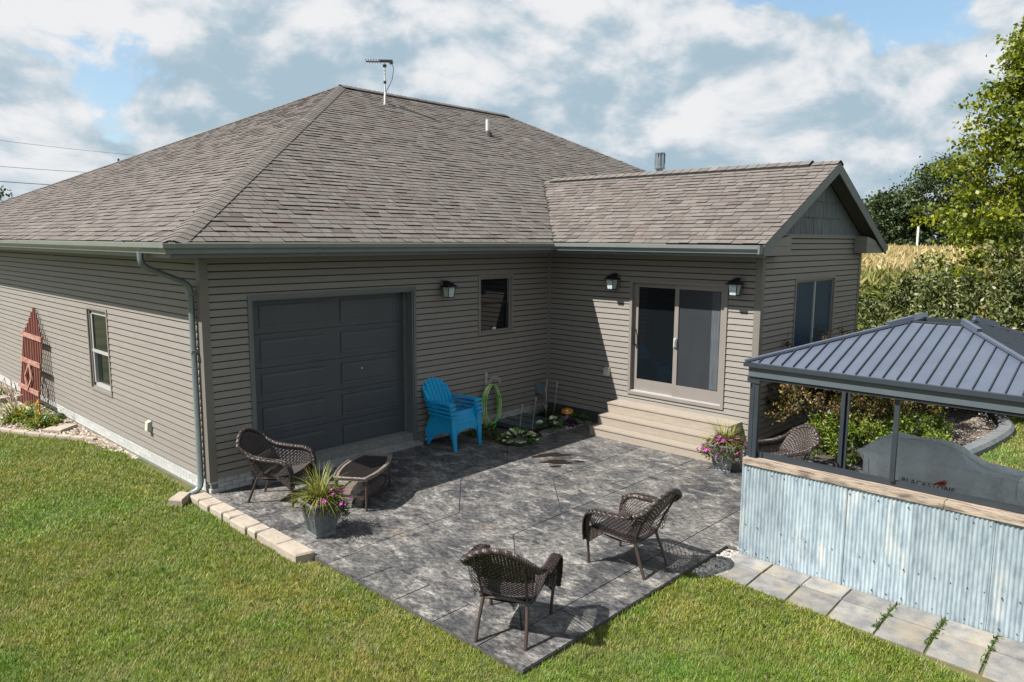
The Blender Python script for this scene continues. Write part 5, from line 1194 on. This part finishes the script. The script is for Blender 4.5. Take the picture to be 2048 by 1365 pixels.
for side_ in range(4):
    an = side_*math.pi/2; R_ = lambda x, y, z: (x*math.cos(an)-y*math.sin(an), x*math.sin(an)+y*math.cos(an), z)
    n = int(2*H_/SW)+1
    for i in range(n):
        a = -H_+i*2*H_/n; b = a+2*H_/n; pts = []
        def top(x): return max(TT, abs(x))
        low = [(-H_, a), (-H_, b)]
        up = [(-top(b), b)]
        if a < -TT < b: up.append((-TT, -TT))
        if a < TT < b: up.append((-TT, TT))
        up.append((-top(a), a)); P = low+sorted(up, key=lambda p: -p[1])
        off = .0
        m = MB(); v1 = [R_(x, y, roofpt(x, y)) for x, y in P]; v2 = [R_(x, y, roofpt(x, y)-.010) for x, y in P]; k = len(P)
        if abs(P[0][0]-P[2][0]) < .02 and abs(P[0][0]-P[-1][0]) < .02: continue
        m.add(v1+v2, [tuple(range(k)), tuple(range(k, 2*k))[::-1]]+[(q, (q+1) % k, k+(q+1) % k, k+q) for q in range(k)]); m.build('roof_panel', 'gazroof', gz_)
        if i > 0:
            x1 = -top(a); m = MB(); p0 = Vector(R_(-H_-.004, a, roofpt(-H_, a)+.011)); p1 = Vector(R_(x1, a, roofpt(x1, a)+.011)); 
            if (p1-p0).length > .05: m.bar(p0, p1, .009, .017); m.build('seam', 'gaz', gz_)
    m = MB(); m.add([R_(-H_-.035, -H_-.035, ZE-.05), R_(-H_-.035, H_+.035, ZE-.05), R_(-H_-.035, H_+.035, ZE-.004), R_(-H_-.035, -H_-.035, ZE-.004), R_(-H_+.02, -H_+.02, ZE-.05), R_(-H_+.02, H_-.02, ZE-.05), R_(-H_+.02, H_-.02, ZE-.003), R_(-H_+.02, -H_+.02, ZE-.003)], [(0, 1, 2, 3), (7, 6, 5, 4), (0, 4, 5, 1), (3, 2, 6, 7)]); m.build('eave_trim', 'gaz', gz_)
    m = MB(); m.bar(R_(-H_-.02, -H_-.02, ZE+.012), R_(-TT, -TT, ZT_+.02), .052, .024); m.bar(R_(-TT-.16, -TT-.16, ZT_-.015), R_(-TT+.03, -TT+.03, ZT_+.055), .05, .05); m.build('hip_rib', 'gazroof', gz_)
    m = MB(); m.bar(R_(-TT+.02, -TT, ZT_+.0), R_(-TT+.02, TT, ZT_+.0), .03, .05); m.bar(R_(-H_+.08, -H_+.08, 2.10), R_(-TT, -TT, ZT_-.04), .05, .05); m.build('rafter', 'gaz', gz_)
# ================================================================== COVERED GRIDDLE
RG = np.random.default_rng(51)
gr = empty('covered_grill', (5.60, -7.52, 0), -.06, 'outdoor griddle under a grey fabric cover inside the gazebo', 'grill')
# profile along y (u), around section (w)
ys_ = np.linspace(-.92, .92, 45); 
def sect(y):
    hood = 1/(1+math.exp(-(y+.28)/.07))*1/(1+math.exp((y-.72)/.05)) ; top = .90+.19*hood
    end = max(0, (abs(y)-.80)/.12); xf = -.32+.06*end; xb = .30-.05*end
    if y > .80: top -= .02*end
    xt0 = xf+.0+.16*hood; 
    return [(xf-.02, .02), (xf-.025, .3), (xf-.02, .6), (xf-.01, .84), (xf+.01, .90-.01*end), (xf+.07+.10*hood, top-.012), (xf+.2+.05*hood, top), (0.06, top+.01-.02*hood*0), (xb-.06, top-.02), (xb, .86), (xb+.01, .5), (xb+.01, .02)]
vs = []; K_ = 12; 
for i, y in enumerate(ys_):
    for k, (x, z) in enumerate(sect(y)):
        e = max(0, (abs(y)-.80)/.12)**2
        f = (.034*math.sin(y*9+1.2*math.sin(k))+.014*math.sin(y*23+2*math.sin(k*.7)))*(1 if 0 < k < 4 else .15)+.03*math.sin(y*4.2+.8)*(1-z) ; yy = y*(1+.0*z)
        if z < .85: yy = y-(.13*(1 if y > .0 else -.0))*max(0, abs(y)-.45)/.47*(1-abs(z-.40)/1.2)
        zz = z-(.03*e if z > .85 else 0)+(.012*math.sin(y*11+k)*(1 if 4 < k < 9 else 0))
        vs.append((x+f*(1 if k < 6 else -.3), yy, zz))
m = MB(); m.add(vs, [(i*K_+k, i*K_+k+1, (i+1)*K_+k+1, (i+1)*K_+k) for i in range(len(ys_)-1) for k in range(K_-1)]+[tuple(range(K_)), tuple((len(ys_)-1)*K_+k for k in range(K_))[::-1]]); cv = m.build('cover', 'cover', gr, smooth=True)
for kk in (4, 6):
    m_ = MB(); m_.tube([Vector(vs[i*K_+kk])+Vector((-.004, 0, .004)) for i in range(1, len(ys_)-1)], .006, n=5); m_.build('seam', 'cover', cv)
for ii in (2, len(ys_)-3):
    m_ = MB(); m_.tube([Vector(vs[ii*K_+k])+Vector((-.006, 0, .002)) for k in range(0, 7)], .006, n=5); m_.build('seam', 'cover', cv)
sm = cv.modifiers.new('s', 'SUBSURF'); sm.levels = 1; sm.render_levels = 1
for a, b in ((-1, -1), (1, -1), (1, 1), (-1, 1)): 
    m = MB(); m.lathe([(.03, 0), (.045, .015), (.045, .05), (.03, .065)], 10, (a*.22, b*.66, 0)); m.build('wheel', 'rubber', gr)
tx = bpy.data.curves.new('txt', 'FONT'); tx.body = 'BLACKSTONE'; tx.size = .085; tx.extrude = .0012; tx.space_character = 1.12
to = bpy.data.objects.new('txt', tx); C.objects.link(to); bpy.context.view_layer.update()
me = bpy.data.meshes.new_from_object(to); bpy.data.objects.remove(to)
v = np.array([q.co[:] for q in me.vertices]); mx_ = v[:, 0].max()
lt = bpy.data.objects.new('lettering', me); me.materials.clear(); me.materials.append(MT['print']); C.objects.link(lt); lt.parent = gr
XL = lambda y: -.375
for q in me.vertices: 
    x, y, z = q.co; q.co = (-.374-z, .33-x*1.0, .612+y)
m = MB()
for k in range(5):
    a = -.05; m.add([(-.378, a-.02*k+.03, .672+.006*k), (-.378, a-.02*k-.01, .672), (-.378, a-.02*k-.028, .715+.012*k*(1 if k < 4 else .5))], [(0, 1, 2)])
m.build('flame_logo', 'flame', gr)
# ================================================================== SHRUBS, ROCK BED AND CURB BY THE GAZEBO
def shrub(name, loc, R_, h, n, size, m, seed, label, cat='shrub', tone_fn=None, asp=.42, group=None, nst=9, rough=.35, stem='bark', per=36):
    """rounded shrub: stems with leaf sprays gathered in clumps"""
    global RG; RG = np.random.default_rng(seed); t = empty(name, loc, 0, label, cat, group)
    nc = max(14, n//per); u = RG.normal(size=(nc, 3)); u /= np.linalg.norm(u, axis=1)[:, None]; u[:, 2] = np.abs(u[:, 2])*1.0-.15
    rad = RG.uniform(.45, 1.0, nc)**.5*(1+RG.normal(0, rough*.35, nc)); Cn = u*rad[:, None]*np.array([R_, R_, h*.62]); Cn[:, 2] += h*.42
    Cn[:, 2] = np.clip(Cn[:, 2], .04, None)
    idx = RG.integers(0, nc, n); up = Cn-np.array([0, 0, h*.15]); up /= np.linalg.norm(up, axis=1)[:, None]
    s = RG.uniform(0, 1, n)[:, None]; P = Cn[idx]+up[idx]*s*size*2.6+RG.normal(0, size*.62, (n, 3)); 
    cl = RG.uniform(0, 1, nc)
    tn = np.clip(cl[idx]*.55+RG.uniform(0, .5, n), 0, 1)
    if tone_fn is not None: tn = tone_fn(P, tn)
    leafobj('foliage', P, size, tn, m, t, aspect=asp, upb=.35)
    sb = MB(); rr = random.Random(seed)
    for i in range(nst):
        c = Cn[rr.randrange(nc)]; sb.tube([(rr.uniform(-.06, .06), rr.uniform(-.06, .06), -.03), (c[0]*.45, c[1]*.45, c[2]*.45), (c[0]*.95, c[1]*.95, c[2]*.95)], [.02*R_+.006, .012*R_+.004, .003], n=5)
    sb.build('stems', stem, t); return t
rb = smooth_poly([(7.1, -4.46), (7.1, -5.6), (7.6, -6.3), (9.0, -6.75), (10.6, -6.95), (12.0, -6.95), (13.2, -6.5), (14.0, -5.8), (14.2, -5.2), (13.6, -4.5), (11.5, -4.46)], 4)
MB().prism(rb, -.2, -.03).build('shrub_bed_soil', 'mulch', kind='structure')
RG = np.random.default_rng(61); fb = inpoly(rb)
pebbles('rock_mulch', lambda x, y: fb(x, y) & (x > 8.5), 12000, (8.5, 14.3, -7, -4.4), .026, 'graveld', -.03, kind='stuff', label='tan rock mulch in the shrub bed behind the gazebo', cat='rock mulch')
cc = MB(); cpt = smooth_path([(9.0, -6.86, 0), (10.6, -7.08, 0), (12.05, -7.1, 0), (13.3, -6.62, 0), (14.15, -5.88, 0), (14.38, -5.2, 0), (14.0, -4.3, 0), (12.6, -3.9, 0)], 6)
vs = []; 
for i, p in enumerate(cpt):
    d = (cpt[min(i+1, len(cpt)-1)]-cpt[max(i-1, 0)]).normalized(); q = Vector((d.y, -d.x, 0))
    for (o, z) in ((-.13, -.1), (-.13, .06), (-.09, .085), (.07, .085), (.12, .03), (.13, -.1)): vs.append((p.x+q.x*o, p.y+q.y*o, z))
n = len(cpt); cc.add(vs, [(i*6+k, i*6+k+1, (i+1)*6+k+1, (i+1)*6+k) for i in range(n-1) for k in range(5)]+[(0, 1, 2, 3, 4, 5)]); cc.build('concrete_curb', 'curbm', label='curved poured concrete curb round the shrub bed behind the gazebo', cat='curb')
bt = lambda P, t: np.clip(t*.62, 0, .62)
def btop(P, t): r = t.copy(); r = np.where(RG.uniform(0, 1, len(t)) < .22, .8, r*.62); r = np.where(RG.uniform(0, 1, len(t)) < .36, .05, r); return r
shrub('burgundy_shrub', (8.10, -5.25, 0), .98, 1.85, 13500, .058, 'bush', 71, 'burgundy and green shrub against the gable wall, left of the gazebo rear post', tone_fn=btop)
shrub('burgundy_shrub', (9.45, -5.40, 0), .98, 1.85, 12500, .060, 'bush', 72, 'burgundy and green shrub right of the gazebo rear post', tone_fn=btop)
shrub('burgundy_shrub', (10.75, -5.45, 0), .98, 1.5, 9000, .060, 'bush', 73, 'dark reddish shrub under the gable window beside the rock mulch', tone_fn=lambda P, t: np.where(RG.uniform(0, 1, len(t)) < .55, .06, t*.5))
shrub('green_shrub', (7.30, -5.80, 0), .66, .78, 5000, .058, 'bushg', 74, 'bright yellow green shrub low beside the hidden wicker chair')
shrub('green_shrub', (8.25, -6.20, 0), .66, .70, 3200, .058, 'bushg', 75, 'bright yellow green shrub between gazebo rear post and covered grill')
shrub('green_shrub', (9.45, -6.15, 0), .58, .62, 2600, .055, 'bushg', 76, 'low green shrub behind the covered grill at the rock mulch')
shrub('evergreen_shrub', (11.3, -5.0, 0), .55, 1.0, 2200, .05, 'oak', 77, 'dark evergreen shrub at the far corner of the gable wall')
RG = np.random.default_rng(62)
pebbles('corner_gravel', inpoly([(2.55, -5.92), (3.36, -5.92), (3.36, -6.06), (3.0, -6.12), (2.78, -6.22), (2.5, -6.06)]), 650, (2.5, 3.36, -6.25, -5.9), .020, 'gravelw', -.035, kind='stuff', label='loose pale gravel at the end of the steel wall', cat='gravel')
RG = np.random.default_rng(63); n = 30; yy = RG.choice([-7.73, -8.15, -8.57, -9.0], n)
leafobj('joint_weeds', np.stack([RG.uniform(2.68, 3.3, n*12), np.repeat(yy, 12)+RG.normal(0, .012, n*12), np.full(n*12, -.03)], 1), .035, RG.uniform(0, 1, n*12), 'green', kind='stuff', label='small weeds in the paver joints', cat='weeds', upb=.8, aspect=.4)
# ================================================================== HEDGEROW, MAPLE, FIELD
def ray(px, dist): a = YAW+math.atan((px-1024)/FPX); return (CAM.x+math.sin(a)*dist, CAM.y+math.cos(a)*dist)
hed = [(1735, 19.5, 1.15, 1.25, 'olive', 'low olive green shrub just past the gable corner'), (1790, 21.5, 1.3, 1.75, 'olive', 'olive shrub left of the tall sparse one'), (1850, 21.5, 1.0, 2.75, 'olive', 'tall sparse olive shrub sticking up into the golden field'),
       (1905, 21, 1.5, 2.35, 'olive', 'broad olive shrub right of the tall sparse one'), (1962, 20.5, 1.5, 2.55, 'olive', 'olive shrub under the maple left side'), (2018, 20, 1.5, 2.7, 'olive', 'olive shrub in front of the maple trunk'), (2080, 19.5, 1.5, 3.1, 'olive', 'olive shrub at the right picture edge'),
       (1868, 18.5, 1.3, 1.5, 'olive', 'low olive shrub just above the gazebo opening'), (1945, 18.2, 1.3, 1.7, 'olive', 'low olive shrub above the right gazebo panel'), (2015, 17.8, 1.3, 1.75, 'olive', 'low olive shrub at the right above the gazebo roof'), (1785, 18.8, 1.1, 1.35, 'bushg', 'low bright shrub left above the gazebo hip')]
for i, (px, d, R_, h, m_, lab) in enumerate(hed):
    x, y = ray(px, d); shrub('olive_shrub', (x, y, 0), R_, h, int(4600*R_), .125, m_, 200+i, lab, asp=.42, rough=.7, nst=12, per=60)
def tree(name, loc, H, R_, base, n, size, m, seed, label, group=None, trunk=.14, cone=1., clumps=150, leafasp=.7, flat=1.0, bark='bark', spread=.16):
    global RG; RG = np.random.default_rng(seed); rr = random.Random(seed); t = empty(name, loc, 0, label, 'tree', group)
    tb = MB(); tb.tube([(0, 0, -.1), (.05, 0, H*.25), (-.03, .04, H*.5), (.02, 0, H*.75), (0, 0, H*.93)], [trunk*1.3, trunk, trunk*.7, trunk*.42, trunk*.12], n=8)
    cen = []
    nb = clumps//5
    for i in range(nb):
        f = (i+.5)/nb; z0 = base*.8+(H*.93-base*.8)*f**.9; a = i*2.4+rr.uniform(-.4, .4)
        prof = (math.sin(math.pi*min(1, (f*.86+.14)))**.75 if cone == 0 else (1-f)**.62*min(1, .62+f*2.2))
        Lb = R_*prof*rr.uniform(.78, 1.12); rise = Lb*(.55 if cone else .25)*rr.uniform(.7, 1.3)
        p0 = Vector((0, 0, z0)); p2 = Vector((math.cos(a)*Lb, math.sin(a)*Lb, z0+rise)); p1 = (p0+p2)/2+Vector((0, 0, rise*.15))
        tb.tube([p0, p1, p2], [trunk*.30*(1-f*.6), trunk*.16*(1-f*.5), .006], n=5)
        for k in range(5):
            s = .35+.65*(k+rr.random()*.6)/5; p = p0.lerp(p2, s); cen.append((p.x+rr.gauss(0, .08*R_), p.y+rr.gauss(0, .08*R_), p.z+rr.gauss(0, .05*R_), 1.15-.5*s))
    tb.build('trunk', bark, t)
    cen = np.array(cen); w = cen[:, 3]; idx = RG.choice(len(cen), n, p=w/w.sum()); cl = RG.uniform(0, 1, len(cen))
    sp = spread*R_; P = cen[idx, :3]+RG.normal(0, 1, (n, 3))*np.array([sp, sp, sp*.45*flat])
    tn = np.clip(cl[idx]*.5+RG.uniform(0, .55, n), 0, 1)
    leafobj('crown', P, size, tn, m, t, aspect=leafasp, upb=-.15); return t
x, y = ray(2046, 23.5); tree('maple_tree', (x, y, -.05), 9.7, 2.75, 1.6, 30000, .12, 'maple', 301, 'tall yellow green maple tree at the right picture edge', cone=1, clumps=380, trunk=.13, spread=.075)
far = [(1758, 175, 13.5, 6.5, 'oak', 'smaller dark tree at the left end of the far tree line', 1), (1800, 182, 14.5, 5.5, 'olive', 'paler grey green tree in the far tree line', 1), (1872, 178, 20.5, 9.5, 'oak', 'largest round dark tree in the far tree line', 0),
       (1920, 185, 18, 7, 'oak', 'dark tree right of the largest far tree', 0), (1965, 180, 14.5, 7, 'oak', 'dark far tree half behind the maple', 0), (2030, 184, 15, 7, 'oak', 'dark far tree seen through the maple crown', 0), (2080, 176, 14, 6, 'oak', 'dark far tree at the right picture edge', 0)]
for i, (px, d, H, R_, m_, lab, c_n) in enumerate(far):
    x, y = ray(px, d); tree('field_tree', (x, y, 0), H, R_, 1.0, 9000, .62, m_, 320+i, lab, cone=0, clumps=110, trunk=.35, group='trees beyond the field', spread=.15, flat=1.4)
x, y = ray(-50, 78); tree('field_tree', (x, y, 0), 8.6, 4.2, 2, 6000, .3, 'oak', 340, 'dark tree tip showing past the left roof corner', cone=0, clumps=80, trunk=.25)
RG = np.random.default_rng(401)
n = 5200; dd = RG.uniform(168, 190, n); pp = RG.uniform(1690, 2110, n); aa = YAW+np.arctan((pp-1024)/FPX)
leafobj('far_undergrowth', np.stack([CAM.x+np.sin(aa)*dd, CAM.y+np.cos(aa)*dd, RG.uniform(0, 4.0, n)**1.0], 1), 1.0, RG.uniform(0, 1, n), 'oak', kind='stuff', label='dark undergrowth along the foot of the far tree line', cat='undergrowth', aspect=.8)
x, y = ray(1826, 165); MB().tube([(0, 0, 0), (0, 0, 6.4)], .22, n=8).build('white_post', 'white', label='thin white post in front of the far trees', cat='post').location = (x, y, 0)
# maize
def cornpts(n, d0, d1, pw=1.): 
    u = RG.uniform(0, 1, n); d = (d0**pw+(d1**pw-d0**pw)*u)**(1/pw); p = RG.uniform(1640, 2130, n); a = YAW+np.arctan((p-1024)/FPX); return np.stack([CAM.x+np.sin(a)*d, CAM.y+np.cos(a)*d, 0*d], 1), d
def corn(name, n, d0, d1, h, per, size, tl, label, pw=1.):
    P, d = cornpts(n, d0, d1, pw); P = np.repeat(P, per, 0); dr = np.repeat(d, per); k = len(P); P[:, :2] += RG.normal(0, .12, (k, 2)); zz = RG.uniform(.25, 1., k)**.8*h*np.repeat(RG.uniform(.88, 1.06, n), per); P[:, 2] = zz
    tn = np.clip(tl+(zz/h-.8)*1.3+RG.normal(0, .13, k), 0, 1); dirs = RG.normal(size=(k, 3)); dirs[:, 2] = np.abs(dirs[:, 2])*.6+.5
    V, F, t = leaves(P, size, tn, aspect=.16, bend=.12, dirs=dirs); V.reshape(-1, 4, 3)[:, :, 2].clip(0, None)
    return npmesh(name, V, F, 'corn', t, kind='stuff', label=label, cat='maize')
corn('maize_edge', 1300, 23.5, 33, 2.15, 26, .50, .22, 'green maize plants at the near edge of the field')
corn('maize_field', 5200, 32, 75, 2.2, 11, .55, .74, 'golden tassels of ripening maize across the field', pw=1.2)
corn('maize_field_far', 7000, 70, 166, 2.25, 6, .9, .86, 'far part of the golden maize field', pw=1.5)
m = MB(); q = [ray(1500, 34), ray(2250, 34), ray(2250, 167), ray(1500, 167)]; m.add([(x, y, 1.75) for x, y in q], [(0, 1, 2, 3)]); m.build('field_canopy', mat('maize canopy', (.42, .33, .16), (.28, .26, .10), scale=.8, detail=8, rough=.95), kind='structure')
# ================================================================== OVERHEAD WIRES
def wpt(px, py, d): dv = fw*FPX+r2*(px-1024)+u2*(682.5-py); dv.normalize(); return CAM+dv*d
pz = wpt(237, 322, 52); po = empty('utility_pole', (pz.x, pz.y, 0), 0, 'wooden utility pole with only its tip showing above the roof slope', 'utility pole'); MB().tube([(0, 0, 0), (0, 0, pz.z+.12)], .06, n=8).build('post', 'bark', po)
q2 = wpt(-420, 250, 40); p2 = empty('utility_pole', (q2.x, q2.y, 0), 0, 'second utility pole standing left of the picture', 'utility pole'); MB().tube([(0, 0, 0), (0, 0, q2.z+2.4)], .13, n=8).build('post', 'bark', p2)
for i, (ya, yb, lab) in enumerate(((222, 322+0, 'uppermost thin overhead wire at the left'), (300, 346, 'middle overhead wire at the left'), (338, 365, 'lowest and darkest overhead wire at the left'))):
    xa = {0: (-420, 222), 1: (-420, 294), 2: (-420, 326)}[i]; xb = {0: (420, 322), 1: (420, 354), 2: (420, 382)}[i]
    A = wpt(*xa, 40); B = wpt(*xb, 58); pts = [A.lerp(B, k/12)-Vector((0, 0, .25*4*(k/12)*(1-k/12))) for k in range(13)]
    m = MB(); m.tube(pts, (.008, .010, .016)[i], n=4); m.build('overhead_wire', 'rubber', label=lab, cat='wire', group='overhead wires')
# ================================================================== GRASS
def in_poly_any(x, y, polys):
    c = np.zeros(len(x), bool)
    for p in polys: c |= inpoly(p)(x, y)
    return c
blocked = [[(-.075, -5.885), (2.62, -5.885), (2.45, -6.05), (2.66, -6.12), (2.60, -7.3), (2.45, -8.2), (2.2, -9.9), (7.65, -9.9), (7.65, -6.2), (9.0, -6.9), (10.6, -7.15), (12.05, -7.2), (13.35, -6.72), (14.25, -5.95), (14.5, -5.2), (14.1, -4.2), (12.6, -3.8), (19.4, -3.8), (19.4, 20), (-.10, 20), (-.10, 5.0), (-.10, .22), (-.28, -.02), (-.28, -2.8), (-.085, -2.8)],
           [(-.08, 3.6), (-.42, 4.6), (-.74, 5.15), (-1.05, 5.8), (-1.29, 6.6), (-1.37, 7.6), (-1.35, 8.8), (-1.2, 13), (0, 13)]]
def lawn_blades(n, d0, d1, pxa, pxb, L_, w, seed):
    R = np.random.default_rng(seed); d = np.sqrt(R.uniform(d0*d0, d1*d1, n)); p = R.uniform(pxa, pxb, n); a = YAW+np.arctan((p-1024)/FPX)
    x = CAM.x+np.sin(a)*d; y = CAM.y+np.cos(a)*d; k = ~in_poly_any(x, y, blocked)
    # tufting: keep clumps denser
    tuft = np.sin(x*23+3*np.sin(y*17))*np.sin(y*21+2*np.sin(x*13)); k &= R.uniform(0, 1, n) < .62+.38*tuft
    x, y = x[k], y[k]; n = len(x); az = R.uniform(0, 6.283, n); le = R.uniform(.35, 1.45, n); L = L_*R.uniform(.5, 1.25, n)
    tip = np.stack([x+np.cos(az)*np.sin(le)*L, y+np.sin(az)*np.sin(le)*L, -.05+np.cos(le)*L], 1); sx, sy = -np.sin(az)*w/2, np.cos(az)*w/2
    V = np.stack([np.stack([x-sx, y-sy, np.full(n, -.052)], 1), np.stack([x+sx, y+sy, np.full(n, -.052)], 1), tip], 1).reshape(-1, 3)
    return V, R.beta(1.8, 1.9, n)
Vs, Ts = [], []
for a in ((520000, 3.6, 6.5, -120, 2170, .050, .0065, 1), (720000, 6.5, 10, -120, 2170, .052, .009, 2), (330000, 10, 16, -120, 700, .055, .013, 3), (90000, 16, 30, -120, 500, .07, .022, 4), (130000, 12, 26, 1650, 2170, .06, .018, 5)):
    V, t = lawn_blades(*a); Vs.append(V); Ts.append(t)
V = np.concatenate(Vs); T = np.concatenate(Ts); npmesh('grass', V, np.arange(len(V)).reshape(-1, 3), 'grass', T, kind='stuff', label='mown lawn grass with green and straw coloured patches', cat='grass')
